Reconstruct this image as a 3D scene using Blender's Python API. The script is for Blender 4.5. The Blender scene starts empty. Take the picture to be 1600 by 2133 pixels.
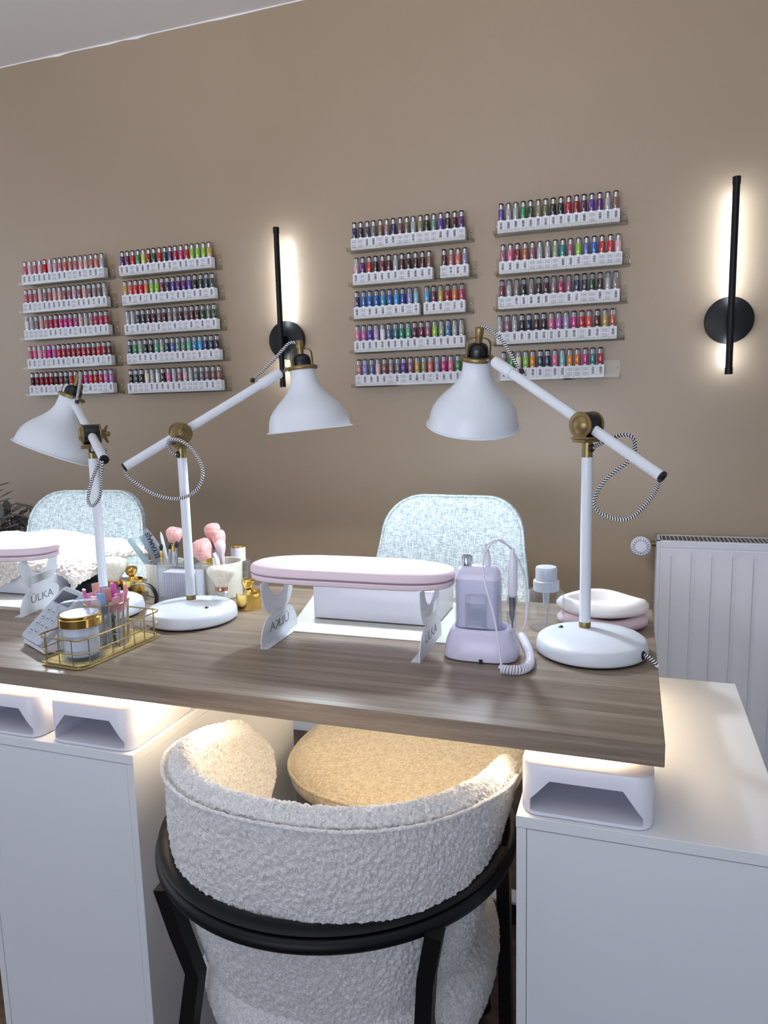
import bpy, bmesh, math, random
from mathutils import Vector, Matrix, noise
random.seed(7)
PI = math.pi
S = bpy.context.scene
C = S.collection
R = math.radians

# ---------------------------------------------------------------- camera, world, big lights, exposure
EYE = 1.22                      # camera height above the floor
cd = bpy.data.cameras.new('camera'); cam = bpy.data.objects.new('camera', cd); C.objects.link(cam)
cd.sensor_fit = 'HORIZONTAL'; cd.sensor_width = 36; cd.lens = 1510.4 / 1600 * 36; cd.clip_start = .02
yaw, pit, rol = R(-18.913), R(8.199), R(1.443)
fw = Vector((math.sin(yaw)*math.cos(pit), math.cos(yaw)*math.cos(pit), -math.sin(pit)))
rt0 = Vector((math.cos(yaw), -math.sin(yaw), 0)); dn0 = fw.cross(rt0)
rt = rt0*math.cos(rol) + dn0*math.sin(rol); up = rt0*math.sin(rol) - dn0*math.cos(rol)
cam.matrix_world = Matrix(((rt.x, up.x, -fw.x, 0), (rt.y, up.y, -fw.y, 0), (rt.z, up.z, -fw.z, EYE), (0, 0, 0, 1)))
S.camera = cam

W = bpy.data.worlds.new('world'); S.world = W; W.use_nodes = True
WORLD = (.76, .85, 1.0, .38)
W.node_tree.nodes['Background'].inputs[0].default_value = WORLD[:3] + (1,)
W.node_tree.nodes['Background'].inputs[1].default_value = WORLD[3]

def area(name, loc, target, sx, sy, power, col):
    l = bpy.data.lights.new(name, 'AREA'); l.shape = 'RECTANGLE'; l.size = sx; l.size_y = sy; l.energy = power; l.color = col
    o = bpy.data.objects.new(name, l); C.objects.link(o); o.location = loc
    o.rotation_euler = (Vector(target) - Vector(loc)).to_track_quat('-Z', 'Y').to_euler(); return o
uplight = area('added_uplight', (-.9, -2.2, 1.2), (-.6, .6, 3.5), 2.6, 1.2, 46, (.92, .94, 1.0)); uplight.data.spread = R(100)  # added uplight for ceiling and upper wall; spread keeps it off the cabinets
area('low_window_daylight', (-.5, -2.5, 1.0), (-.4, 1.0, .4), 2.4, 1.4, 25, (.76, .83, 1.0))
area('side_window_daylight', (-4.2, .6, 1.6), (-1, 1.8, 1.6), 1.4, 1.6, 16, (.80, .88, 1.0))
area('ceiling_fill', (-.3, .7, 2.5), (-.3, 1.1, 0), 2.6, 1.6, 4, (.98, .97, .97))  # added overhead fill that lights the wall more than the cabinet fronts
S.view_settings.view_transform = 'Standard'; S.view_settings.look = 'None'
S.view_settings.exposure = 0.0; S.view_settings.gamma = 1; S.view_settings.use_curve_mapping = False
LED_W, LED_COOL, LED_WALL = 58.0, 340.0, 75.0     # emission strengths: strip under the worktop, lamp bulbs, wall lights

# ---------------------------------------------------------------- materials
def lin(h):
    if isinstance(h, str):
        v = [int(h[i:i+2], 16)/255 for i in (0, 2, 4)]
        return tuple((c/12.92 if c <= .04045 else ((c+.055)/1.055)**2.4) for c in v) + (1,)
    return tuple(h) + (1,)
MATS = {}
class NT:
    def __init__(s, name):
        s.m = bpy.data.materials.new(name); s.m.use_nodes = True; s.t = s.m.node_tree; s.n = s.t.nodes; s.b = s.n['Principled BSDF']; s.out = s.n['Material Output']
    def node(s, ty, **k):
        n = s.n.new(ty)
        for a, b in k.items(): setattr(n, a, b)
        return n
    def link(s, a, b): s.t.links.new(a, b)
    def math(s, op, a, b=None, c=None):
        n = s.n.new('ShaderNodeMath'); n.operation = op
        for i, v in enumerate((a, b, c)):
            if v is None: continue
            if isinstance(v, (int, float)): n.inputs[i].default_value = v
            else: s.link(v, n.inputs[i])
        return n.outputs[0]
    def coord(s, which='Object', scale=(1, 1, 1), rot=(0, 0, 0)):
        t = s.n.new('ShaderNodeTexCoord'); m = s.n.new('ShaderNodeMapping'); s.link(t.outputs[which], m.inputs[0])
        m.inputs['Scale'].default_value = scale; m.inputs['Rotation'].default_value = rot; return m.outputs[0]
    def noise(s, vec, scale, detail=2, rough=.5, dist=0):
        n = s.n.new('ShaderNodeTexNoise'); s.link(vec, n.inputs['Vector']); n.inputs['Scale'].default_value = scale
        n.inputs['Detail'].default_value = detail; n.inputs['Roughness'].default_value = rough; n.inputs['Distortion'].default_value = dist; return n.outputs['Fac']
    def ramp(s, fac, stops):
        r = s.n.new('ShaderNodeValToRGB'); s.link(fac, r.inputs[0]); e = r.color_ramp.elements
        while len(e) < len(stops): e.new(.5)
        for x, (p, c) in zip(e, stops): x.position = p; x.color = lin(c)
        return r.outputs[0]
    def bump(s, h, strength=.3, dist=.001):
        b = s.n.new('ShaderNodeBump'); s.link(h, b.inputs['Height']); b.inputs['Strength'].default_value = strength; b.inputs['Distance'].default_value = dist
        s.link(b.outputs[0], s.b.inputs['Normal']); return b
def setp(t, **k):
    for a, v in k.items():
        a = {'color': 'Base Color', 'rough': 'Roughness', 'metal': 'Metallic', 'spec': 'Specular IOR Level', 'trans': 'Transmission Weight', 'ior': 'IOR',
             'coat': 'Coat Weight', 'sheen': 'Sheen Weight', 'emit': 'Emission Color', 'power': 'Emission Strength', 'sss': 'Subsurface Weight', 'alpha': 'Alpha'}[a]
        t.b.inputs[a].default_value = lin(v) if a in ('Base Color', 'Emission Color') else v
def plain(name, color, rough=.5, **k):
    t = NT(name); setp(t, color=color, rough=rough, **k)
    v = t.noise(t.coord(), 14, 3); mx = t.node('ShaderNodeMapRange'); t.link(v, mx.inputs[0])
    mx.inputs['To Min'].default_value = max(0, rough-.04); mx.inputs['To Max'].default_value = min(1, rough+.04); t.link(mx.outputs[0], t.b.inputs['Roughness'])
    MATS[name] = t.m; return t.m
def clear(name, tint, edge=.9, rough=.03, base=.06, top=.75, dif=.35):
    """thin clear plastic: see-through with a fresnel sheen"""
    t = NT(name); tr = t.node('ShaderNodeBsdfTransparent'); tr.inputs[0].default_value = lin(tint)
    gl = t.node('ShaderNodeBsdfGlossy'); gl.inputs['Roughness'].default_value = rough; gl.inputs[0].default_value = (.9, .93, .96, 1)
    df = t.node('ShaderNodeBsdfDiffuse'); df.inputs[0].default_value = lin('d8dade')
    fr = t.node('ShaderNodeLayerWeight'); fr.inputs[0].default_value = .35
    mr = t.node('ShaderNodeMapRange'); t.link(fr.outputs['Facing'], mr.inputs[0]); mr.inputs['To Min'].default_value = base; mr.inputs['To Max'].default_value = top
    m0 = t.node('ShaderNodeMixShader'); m0.inputs[0].default_value = dif; t.link(gl.outputs[0], m0.inputs[1]); t.link(df.outputs[0], m0.inputs[2])
    mx = t.node('ShaderNodeMixShader'); t.link(mr.outputs[0], mx.inputs[0]); t.link(tr.outputs[0], mx.inputs[1]); t.link(m0.outputs[0], mx.inputs[2])
    t.link(mx.outputs[0], t.out.inputs[0]); MATS[name] = t.m; return t.m
def emit(name, color, power):
    t = NT(name); setp(t, color=color, emit=color, power=power); MATS[name] = t.m; return t.m

def mat_wall():
    t = NT('taupe_wall_paint'); co = t.coord('Object')
    n = t.noise(co, 1.3, 3); c = t.ramp(n, [(.3, '9f8c76'), (.7, 'a5927d')]); t.link(c, t.b.inputs['Base Color'])
    # a thin plaster crack running up to the right beside the wall light
    sx = t.node('ShaderNodeSeparateXYZ'); t.link(co, sx.inputs[0])
    w = t.math('MULTIPLY', t.math('SUBTRACT', t.noise(co, 9, 4, .7), .5), .12)
    line = t.math('ABSOLUTE', t.math('ADD', t.math('SUBTRACT', sx.outputs[0], t.math('ADD', t.math('MULTIPLY', sx.outputs[2], .44), -.42)), w))
    mask = t.math('LESS_THAN', line, .0035)
    crack = t.math('MULTIPLY', mask, t.math('GREATER_THAN', t.noise(co, 6, 2), .46))
    near = t.math('MULTIPLY', crack, t.math('LESS_THAN', sx.outputs[2], 1.45))
    hgt = t.math('SUBTRACT', t.math('MULTIPLY', t.noise(co, 260, 3), .5), t.math('MULTIPLY', near, 2.0))
    t.bump(hgt, .35, .0012); setp(t, rough=.36, spec=.5); return t.m
def mat_wood(name, a, b, c, rough=.42, along='X', sc=1.0):
    t = NT(name); st = {'X': (1.0, 30, 30), 'Y': (30, 1.0, 30)}[along]
    co = t.coord('Object', tuple(v*sc for v in st)); n1 = t.noise(co, 2.2, 6, .62, .5)
    co2 = t.coord('Object', tuple(v*sc*4 for v in st)); n2 = t.noise(co2, 7, 4, .7)
    v = t.math('ADD', t.math('MULTIPLY', n1, .72), t.math('MULTIPLY', n2, .28))
    t.link(t.ramp(v, [(.34, a), (.5, b), (.64, c)]), t.b.inputs['Base Color']); t.bump(n2, .25, .0004); setp(t, rough=rough, spec=.4); return t.m
def mat_cloth(name, a, b, scale=900, sheen=.2, bs=.6, plane='XZ'):
    t = NT(name); co = t.coord('Object')
    s1, s2 = (((1, .2, .16), (.16, .2, 1)) if plane == 'XZ' else ((1, .16, .2), (.16, 1, .2))); w1 = t.noise(t.coord('Object', s1), scale*.5, 2); w2 = t.noise(t.coord('Object', s2), scale*.5, 2)
    v = t.math('ADD', t.math('MULTIPLY', w1, .5), t.math('MULTIPLY', w2, .5)); t.link(t.ramp(v, [(.38, a), (.6, b)]), t.b.inputs['Base Color'])
    t.bump(v, bs, .0012); setp(t, rough=.92, sheen=sheen, spec=.15); return t.m
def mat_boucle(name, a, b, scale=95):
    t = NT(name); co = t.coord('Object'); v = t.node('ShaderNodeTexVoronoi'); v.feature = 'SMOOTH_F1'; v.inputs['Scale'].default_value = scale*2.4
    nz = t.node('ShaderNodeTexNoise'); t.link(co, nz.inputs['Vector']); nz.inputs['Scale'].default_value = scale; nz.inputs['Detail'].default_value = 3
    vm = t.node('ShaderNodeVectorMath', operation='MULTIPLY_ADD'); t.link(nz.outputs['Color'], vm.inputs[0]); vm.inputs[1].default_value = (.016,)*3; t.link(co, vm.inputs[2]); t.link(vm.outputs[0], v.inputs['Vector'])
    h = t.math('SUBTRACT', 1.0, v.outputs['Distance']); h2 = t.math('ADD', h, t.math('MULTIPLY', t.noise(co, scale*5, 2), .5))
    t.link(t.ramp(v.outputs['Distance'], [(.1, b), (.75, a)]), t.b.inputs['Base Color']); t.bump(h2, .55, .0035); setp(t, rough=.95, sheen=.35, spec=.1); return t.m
def mat_cord():
    t = NT('chevron_braid'); uv = t.node('ShaderNodeTexCoord'); s = t.node('ShaderNodeSeparateXYZ'); t.link(uv.outputs['UV'], s.inputs[0])
    z = t.math('ABSOLUTE', t.math('SUBTRACT', t.math('FRACT', t.math('MULTIPLY', s.outputs[1], 2)), .5))
    f = t.math('FRACT', t.math('ADD', t.math('MULTIPLY', s.outputs[0], 210), t.math('MULTIPLY', z, 1.5)))
    k = t.math('GREATER_THAN', f, .5); t.link(t.ramp(k, [(0, '0c0d14'), (1, 'e6e6ea')]), t.b.inputs['Base Color']); setp(t, rough=.8); return t.m
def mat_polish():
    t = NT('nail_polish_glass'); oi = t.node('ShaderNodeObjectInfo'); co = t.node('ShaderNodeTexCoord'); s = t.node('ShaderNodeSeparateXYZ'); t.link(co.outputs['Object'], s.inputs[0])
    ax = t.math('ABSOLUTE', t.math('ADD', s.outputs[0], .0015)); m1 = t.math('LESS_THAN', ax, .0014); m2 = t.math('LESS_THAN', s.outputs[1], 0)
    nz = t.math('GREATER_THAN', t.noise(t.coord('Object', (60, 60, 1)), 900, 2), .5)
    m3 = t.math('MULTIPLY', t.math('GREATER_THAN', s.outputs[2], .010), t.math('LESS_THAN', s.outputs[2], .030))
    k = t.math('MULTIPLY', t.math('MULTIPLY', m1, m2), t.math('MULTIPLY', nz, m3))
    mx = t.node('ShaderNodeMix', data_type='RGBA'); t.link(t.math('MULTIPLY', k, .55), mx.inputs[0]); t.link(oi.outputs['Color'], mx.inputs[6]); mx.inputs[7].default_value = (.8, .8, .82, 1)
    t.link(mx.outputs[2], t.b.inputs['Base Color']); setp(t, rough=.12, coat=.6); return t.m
def mat_objcol(name, rough, metal):
    t = NT(name); oi = t.node('ShaderNodeObjectInfo'); t.link(oi.outputs['Color'], t.b.inputs['Base Color']); setp(t, rough=rough, metal=metal); return t.m
def mat_print(name, kind):
    """white carton with an illegible barcode or small-print block on its face (UV)"""
    t = NT(name); uv = t.node('ShaderNodeTexCoord'); s = t.node('ShaderNodeSeparateXYZ'); t.link(uv.outputs['UV'], s.inputs[0]); U, V = s.outputs[0], s.outputs[1]
    def band(x, lo, hi): return t.math('MULTIPLY', t.math('GREATER_THAN', x, lo), t.math('LESS_THAN', x, hi))
    oi = t.node('ShaderNodeObjectInfo'); cb = t.node('ShaderNodeCombineXYZ'); t.link(oi.outputs['Random'], cb.inputs[2])
    if kind == 'barcode':
        t.link(t.math('MULTIPLY', V, 1.0), cb.inputs[1]); n = t.noise(cb.outputs[0], 46, 2, .8)
        k = t.math('MULTIPLY', t.math('MULTIPLY', band(U, .36, .68), band(V, .32, .86)), t.math('GREATER_THAN', n, .45))
        cb2 = t.node('ShaderNodeCombineXYZ'); t.link(U, cb2.inputs[0]); t.link(t.math('MULTIPLY', V, .35), cb2.inputs[1]); t.link(oi.outputs['Random'], cb2.inputs[2])
        k2 = t.math('MULTIPLY', t.math('MULTIPLY', band(U, .16, .82), band(V, .14, .84)), t.math('GREATER_THAN', t.noise(cb2.outputs[0], 26, 3, .7), .57))
        k = t.math('MAXIMUM', t.math('MULTIPLY', k, .9), t.math('MULTIPLY', k2, .55))
    else:
        r = t.math('FRACT', t.math('MULTIPLY', V, 13)); t.link(t.math('MULTIPLY', U, 1.0), cb.inputs[0]); t.link(t.math('MULTIPLY', V, 3), cb.inputs[1])
        n = t.noise(cb.outputs[0], 16, 2)
        blk = t.math('MAXIMUM', band(V, .58, .88), band(V, .16, .50))
        k = t.math('MULTIPLY', t.math('MULTIPLY', t.math('MULTIPLY', band(U, .14, .84), blk), t.math('GREATER_THAN', r, .42)), t.math('GREATER_THAN', n, .38)); k = t.math('MULTIPLY', k, .6)
    mx = t.node('ShaderNodeMix', data_type='RGBA'); t.link(k, mx.inputs[0]); mx.inputs[6].default_value = lin('dcdde4'); mx.inputs[7].default_value = lin('26262c')
    t.link(mx.outputs[2], t.b.inputs['Base Color']); setp(t, rough=.45); return t.m
MWALL = mat_wall()
MCEIL = plain('ceiling_paint', 'f0ecea', .8)
MFLOOR = mat_wood('dark_floor_wood', '3a2d27', '4e3d35', '66524a', .45, 'X', .5)
MTOP = mat_wood('grey_brown_oak_laminate', '6f6053', '877869', 'a19182', .38)
MWHITE = plain('white_melamine', 'e4e6ea', .42)
MLAMP = plain('white_lamp_enamel', 'd6dbe3', .38)
MBRASS = plain('aged_brass', '87744c', .38, metal=.75)
MBLACK = plain('black_plastic', '08090d', .32)
MBLKM = plain('black_satin_metal', '05060a', .45, spec=.3)
MGOLD = plain('polished_gold', 'f2cd78', .10, metal=1.0)
MPGOLD = plain('pale_gold_wire', 'd9c690', .2, metal=1.0)
MROSE = plain('rose_gold', 'c98a70', .15, metal=1.0)
MCHROME = plain('chrome', 'c9ccd2', .08, metal=1.0)
MPLAST = plain('white_gloss_plastic', 'e2e2ee', .25)
MUV = plain('white_nail_lamp_plastic', 'e8e8f2', .3)
MLILAC = plain('lilac_white_plastic', 'd6d2ea', .28)
MGREYP = plain('grey_plastic', 'a9b0bc', .4)
MCUT = plain('cut_shadow_grey', '6d727c', .6)  # grey stands for the shade inside the cut-out letters
MDARK = plain('dark_recess', '23242c', .7)
MPINK = plain('pink_leatherette', 'e6d2dc', .5)
MPINKD = plain('deeper_pink_leatherette', 'bd98a4', .5)
MCREAM = plain('cream_mat', 'dfe0d4', .55)
MCERAM = plain('cream_ceramic', 'd9d6c6', .25)
MBOWLW = plain('ivory_plastic', 'ebe4e0', .45)
MBOWLP = plain('blush_plastic', 'e8cdd2', .45)
MRAD = plain('radiator_enamel', 'dddee6', .35)
MCLEAR = clear('clear_acrylic', 'fafbfc', base=.02, top=.45)
MSHELF = clear('shelf_acrylic', 'fafaf8', base=.012, top=.14, dif=.15)
MGLASS = clear('clear_glass', 'fafcfd', base=.02, top=.42, rough=.02)
MTUM = clear('clear_tumbler_glass', 'fdfdfd', base=.012, top=.22, rough=.03, dif=.6)
MFROST = clear('frosted_plastic', 'eef3fb', base=.40, top=.8, rough=.25, dif=.85)
MFAB = mat_cloth('pale_grey_weave', '8c989c', 'c8d2d4', 900)
MFABS = mat_cloth('cream_weave_seat', 'bbae98', 'e4d8c4', 900, plane='XY')
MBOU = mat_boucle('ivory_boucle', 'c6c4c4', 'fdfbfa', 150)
MFUR = mat_boucle('ivory_sherpa', 'c9bfb4', 'fbf6ee', 70)
MCORD = mat_cord()
MBRUSHC = mat_cloth('cream_bristle', 'e0d8c0', 'f4efe0', 500, bs=.3)
MBRUSHP = mat_cloth('pink_bristle', 'd99a94', 'f0bfb8', 500, bs=.3)
MFILE = plain('grey_emery', '8e929c', .85)
MTEAL = plain('pale_teal_emery', 'a6c0c6', .8)
MINK = plain('dark_blue_ink', '2a3440', .6)
MPOL = mat_polish(); MCAPC = mat_objcol('cap_lacquer', .25, .2)
MBAR = mat_print('carton_with_barcode', 'barcode'); MTXT = mat_print('carton_with_small_print', 'text')
MLEDW = emit('warm_led', (1.0, .81, .56), LED_W)
MLEDB = emit('warm_led_far', (1.0, .81, .56), LED_W*.55)
MLEDE = emit('warm_led_dim', (1.0, .81, .56), LED_W*.32)
MLEDL = emit('cool_led_bulb_close', (.82, .91, 1.0), LED_COOL*1.9)
MLEDC = emit('cool_led_bulb', (.82, .91, 1.0), LED_COOL)
MLEDN = emit('neutral_led', (.80, .89, 1.0), LED_WALL)

# ---------------------------------------------------------------- geometry helpers (all in world coordinates; finish() shifts to the thing's base)
ORG = Vector((0, 0, 0))
def vv(p): return p if isinstance(p, Vector) else Vector(p)
def smooth_path(pts, n=6, closed=False):
    P = [vv(p) for p in pts]; out = []; N = len(P)
    rng = range(N if closed else N-1)
    for i in rng:
        p1, p2 = P[i], P[(i+1) % N]; p0 = P[(i-1) % N] if (closed or i > 0) else p1*2-p2; p3 = P[(i+2) % N] if (closed or i < N-2) else p2*2-p1
        for k in range(n):
            t = k/n; out.append(.5*((2*p1)+(p2-p0)*t+(2*p0-5*p1+4*p2-p3)*t*t+(3*p1-p0-3*p2+p3)*t**3))
    if not closed: out.append(P[-1])
    return out
class MB:
    def __init__(s, M=None): s.bm = bmesh.new(); s.M = M or Matrix(); s.uv = s.bm.loops.layers.uv.new('UVMap'); s.mi = 0
    def v(s, p): return s.bm.verts.new(s.M @ vv(p))
    def f(s, vs):
        try: fc = s.bm.faces.new(vs); fc.material_index = s.mi; return fc
        except ValueError: return None
    def box(s, x0, x1, y0, y1, z0, z1, bev=0, seg=2):
        b = bmesh.new(); bmesh.ops.create_cube(b, size=1)
        for v in b.verts: v.co = Vector(((x0+x1)/2+v.co.x*(x1-x0), (y0+y1)/2+v.co.y*(y1-y0), (z0+z1)/2+v.co.z*(z1-z0)))
        if bev: bmesh.ops.bevel(b, geom=b.edges[:], offset=bev, segments=seg, profile=.5, affect='EDGES')
        s.add(b); return s
    def add(s, b):
        mp = {v: s.bm.verts.new(s.M @ v.co) for v in b.verts}
        for f in b.faces: s.f([mp[v] for v in f.verts])
        b.free()
    def rings(s, rings, caps=True, closed=True):
        R_ = [[s.v(p) for p in r] for r in rings]; n = len(R_[0])
        for i in range(len(R_)-1):
            for k in range(n if closed else n-1): s.f([R_[i][k], R_[i][(k+1) % n], R_[i+1][(k+1) % n], R_[i+1][k]])
        if caps and closed:
            s.f(R_[0][::-1]); s.f(R_[-1])
        return s
    def lathe(s, prof, org=(0, 0, 0), axis=(0, 0, 1), seg=40, caps=True):
        a = vv(axis).normalized(); q = Vector((0, 0, 1)).rotation_difference(a); o = vv(org)
        return s.rings([[o + q @ Vector((max(r, 1e-5)*math.cos(2*PI*k/seg), max(r, 1e-5)*math.sin(2*PI*k/seg), z)) for k in range(seg)] for r, z in prof], caps)
    def cyl(s, p0, p1, r0, r1=None, seg=24, bev=0):
        p0, p1 = vv(p0), vv(p1); L = (p1-p0).length; r1 = r0 if r1 is None else r1
        pr = [(r0, 0), (r1, L)] if not bev else [(r0-bev, 0), (r0-bev*.3, bev*.3), (r0, bev), (r1, L-bev), (r1-bev*.3, L-bev*.3), (r1-bev, L)]
        return s.lathe(pr, p0, p1-p0, seg)
    def tube(s, pts, r, seg=10, closed=False, caps=True, flat=None):
        P = [vv(p) for p in pts]; N = len(P); T = []
        for i in range(N):
            a = P[(i-1) % N] if (closed or i > 0) else P[i]; b = P[(i+1) % N] if (closed or i < N-1) else P[i]; T.append((b-a).normalized())
        n = T[0].orthogonal().normalized() if flat is None else (vv(flat)-T[0]*vv(flat).dot(T[0])).normalized(); rg = []; L = 0; us = []
        for i in range(N):
            if i: n = (T[i-1].rotation_difference(T[i]) @ n); L += (P[i]-P[i-1]).length
            n = (n - T[i]*n.dot(T[i])).normalized(); b = T[i].cross(n); rr = r(i/(N-1)) if callable(r) else r
            ra, rb = rr if isinstance(rr, tuple) else (rr, rr)
            rg.append([s.v(P[i]+n*ra*math.cos(2*PI*k/seg)+b*rb*math.sin(2*PI*k/seg)) for k in range(seg)]); us.append(L)
        M = N if closed else N-1
        for i in range(M):
            j = (i+1) % N; u1 = us[j] if j else L+(P[0]-P[-1]).length
            for k in range(seg):
                f = s.f([rg[i][k], rg[i][(k+1) % seg], rg[j][(k+1) % seg], rg[j][k]])
                if f:
                    for lp, uvv in zip(f.loops, ((us[i], k/seg), (us[i], (k+1)/seg), (u1, (k+1)/seg), (u1, k/seg))): lp[s.uv].uv = uvv
        if caps and not closed: s.f(rg[0][::-1]); s.f(rg[-1])
        return s
    def prism(s, poly, z0, z1, bev=0):
        """polygon in XY pushed up Z (bevelled rim)"""
        if not bev: return s.rings([[(x, y, z) for x, y in poly] for z in (z0, z1)])
        cx = sum(p[0] for p in poly)/len(poly); cy = sum(p[1] for p in poly)/len(poly); b = bev
        def ins(d):
            out = []; n = len(poly)
            for i in range(n):
                a, c_, e = Vector(poly[i-1]), Vector(poly[i]), Vector(poly[(i+1) % n]); t = (e-a).normalized(); nn = Vector((-t.y, t.x))
                if nn.dot(Vector((cx, cy))-c_) < 0: nn = -nn
                out.append(c_+nn*d)
            return out
        st = [(b, z0), (b*.3, z0+b*.3), (0, z0+b), (0, z1-b), (b*.3, z1-b*.3), (b, z1)]
        return s.rings([[(p[0], p[1], z) for p in ins(d)] for d, z in st])
    def obj(s, name, mat, parent=None, sharp=35, mods=None, cutter=None):
        bmesh.ops.remove_doubles(s.bm, verts=s.bm.verts[:], dist=1e-6)
        bmesh.ops.recalc_face_normals(s.bm, faces=s.bm.faces[:])
        for v in s.bm.verts: v.co -= ORG
        me = bpy.data.meshes.new(name); s.bm.to_mesh(me); s.bm.free()
        for m in (mat if isinstance(mat, (list, tuple)) else [mat]): me.materials.append(m)
        me.polygons.foreach_set('use_smooth', [True]*len(me.polygons)); me.set_sharp_from_angle(angle=R(sharp))
        o = bpy.data.objects.new(name, me); C.objects.link(o)
        if parent: o.parent = parent
        else: o.location = ORG
        return o
def tag(o, label=None, cat=None, group=None, kind=None):
    if label: o['label'] = label
    if cat: o['category'] = cat
    if group: o['group'] = group
    if kind: o['kind'] = kind
    return o
def at(loc):
    global ORG; ORG = vv(loc).copy()
def thing(name, label, cat, loc, group=None, kind=None):
    at(loc); o = bpy.data.objects.new(name, None); o.empty_display_size = .05; C.objects.link(o); o.location = ORG; return tag(o, label, cat, group, kind)
def rrect(x0, x1, y0, y1, r, n=6):
    out = []
    for cx, cy, a in ((x1-r, y1-r, 0), (x0+r, y1-r, 90), (x0+r, y0+r, 180), (x1-r, y0+r, 270)):
        for k in range(n+1): t = R(a+90*k/n); out.append((cx+r*math.cos(t), cy+r*math.sin(t)))
    return out
def cut(o, prism_mb):
    """boolean-cut o with the closed mesh in prism_mb and keep the result as plain mesh"""
    me = bpy.data.meshes.new('cut')
    bmesh.ops.recalc_face_normals(prism_mb.bm, faces=prism_mb.bm.faces[:])
    for v in prism_mb.bm.verts: v.co -= ORG
    prism_mb.bm.to_mesh(me); prism_mb.bm.free(); c = bpy.data.objects.new('cut', me); C.objects.link(c); c.parent = o.parent; c.location = o.location
    m = o.modifiers.new('b', 'BOOLEAN'); m.object = c; m.operation = 'DIFFERENCE'; m.solver = 'EXACT'
    bpy.context.view_layer.update(); dg = bpy.context.evaluated_depsgraph_get(); nm = bpy.data.meshes.new_from_object(o.evaluated_get(dg))
    o.modifiers.clear(); o.data = nm; bpy.data.objects.remove(c); nm.set_sharp_from_angle(angle=R(35)); return o
def text(name, s, size, M, mat, parent, depth=.0004, bold=0, align='CENTER'):
    c = bpy.data.curves.new('t', 'FONT'); c.body = s; c.size = size; c.extrude = depth; c.align_x = align; c.offset = bold; c.resolution_u = 3
    o = bpy.data.objects.new('t', c); C.objects.link(o); bpy.context.view_layer.update()
    me = bpy.data.meshes.new_from_object(o.evaluated_get(bpy.context.evaluated_depsgraph_get())); bpy.data.objects.remove(o)
    me.transform(Matrix.Translation(-ORG) @ M); me.materials.clear(); me.materials.append(mat)
    t = bpy.data.objects.new(name, me); C.objects.link(t); t.parent = parent; return t
def frame(o, x, y, z=None):
    """matrix from origin and two axes"""
    x = vv(x).normalized(); y = vv(y); y = (y-x*y.dot(x)).normalized(); z = x.cross(y); o = vv(o)
    return Matrix(((x.x, y.x, z.x, o.x), (x.y, y.y, z.y, o.y), (x.z, y.z, z.z, o.z), (0, 0, 0, 1)))

# ---------------------------------------------------------------- room
YW = 2.40; CZ = 2.56; TT = .81; TB = .78      # wall plane, ceiling, worktop top and underside
def struct(name, mb, mat, **k):
    o = mb.obj(name, mat); o['kind'] = 'structure'; return o
at((0, 0, 0))
struct('floor', MB().box(-4.4, 2.6, -2.8, YW+.1, -.05, 0), MFLOOR)
struct('wall_back', MB().box(-4.4, 2.6, YW, YW+.1, 0, CZ), MWALL)
struct('ceiling', MB().box(-4.4, 2.6, -.9, YW+.1, CZ, CZ+.05), MCEIL)
# ragged strip of ceiling paint that runs a little down over the wall colour
b = MB(); top = []; low = []
for i in range(121):
    x = -4.4+7.0*i/120; d = .003+.004*noise.noise(Vector((x*9, 0, 0)))**2*4+.003*noise.noise(Vector((x*31, 3, 0)))
    top.append((x, YW-.003, CZ)); low.append((x, YW-.003, CZ-max(.002, d)))
b.rings([top, low, [(p[0], YW, p[2]) for p in low], [(p[0], YW, p[2]) for p in top]], caps=False, closed=False)
struct('trim_1', b, MCEIL)
struct('baseboard_back', MB().box(-4.4, 2.6, YW-.015, YW, 0, .09, .003), MWHITE)

# ---------------------------------------------------------------- worktop with the warm strip under it
TX0, TX1, TY0, TY1 = -2.05, .047, .886, 1.490
t = thing('worktop', 'long grey-brown oak laminate worktop carrying the desk lamps', 'worktop', (-1.0, 1.19, TB))
MB().box(TX0, TX1, TY0, TY1, TB, TT, .0008, 1).obj('board', MTOP, t)
b = MB(); b.box(TX0+.05, TX1-.05, TY0+.056, TY0+.068, TB-.004, TB-.0005); tag(b.obj('light_strip', MLEDW, t), 'warm glowing light strip along the underside')
b = MB(); b.box(TX0+.05, TX1-.05, TY1-.12, TY1-.108, TB-.004, TB-.0005); tag(b.obj('light_strip', MLEDB, t), 'warm light strip along the far underside')

b = MB(); b.box(TX1-.034, TX1-.022, TY0+.09, TY1-.13, TB-.004, TB-.0005); tag(b.obj('light_strip', MLEDE, t), 'dimmer warm light strip under the right end')

# ---------------------------------------------------------------- white cabinets under the worktop
CT = .688
def cabinet(x0, x1, label):
    y0, y1 = .886, 1.446; t = thing('cabinet', label, 'cabinet', ((x0+x1)/2, (y0+y1)/2, 0), 'white cabinets under the worktop')
    MB().box(x0, x1, y0, y1, CT-.016, CT, .0006, 1).obj('top_panel', MWHITE, t)
    MB().box(x0+.0005, x0+.0135, y0+.0008, y1, 0, CT-.0168, .0005, 1).obj('side_panel', MWHITE, t)
    MB().box(x1-.0135, x1-.0005, y0+.0008, y1, 0, CT-.0168, .0005, 1).obj('side_panel', MWHITE, t)
    MB().box(x0+.0142, x1-.0142, y0+.0014, y0+.016, .01, CT-.0175, .0005, 1).obj('back_panel', MWHITE, t)
    MB().box(x0+.0142, x1-.0142, y1-.018, y1, .05, CT-.0175, .0005, 1).obj('drawer_front', MWHITE, t)
cabinet(-.132, .196, 'white cabinet under the right end of the worktop')
cabinet(-1.060, -.732, 'white cabinet under the worktop left of the boucle chair')

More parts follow.
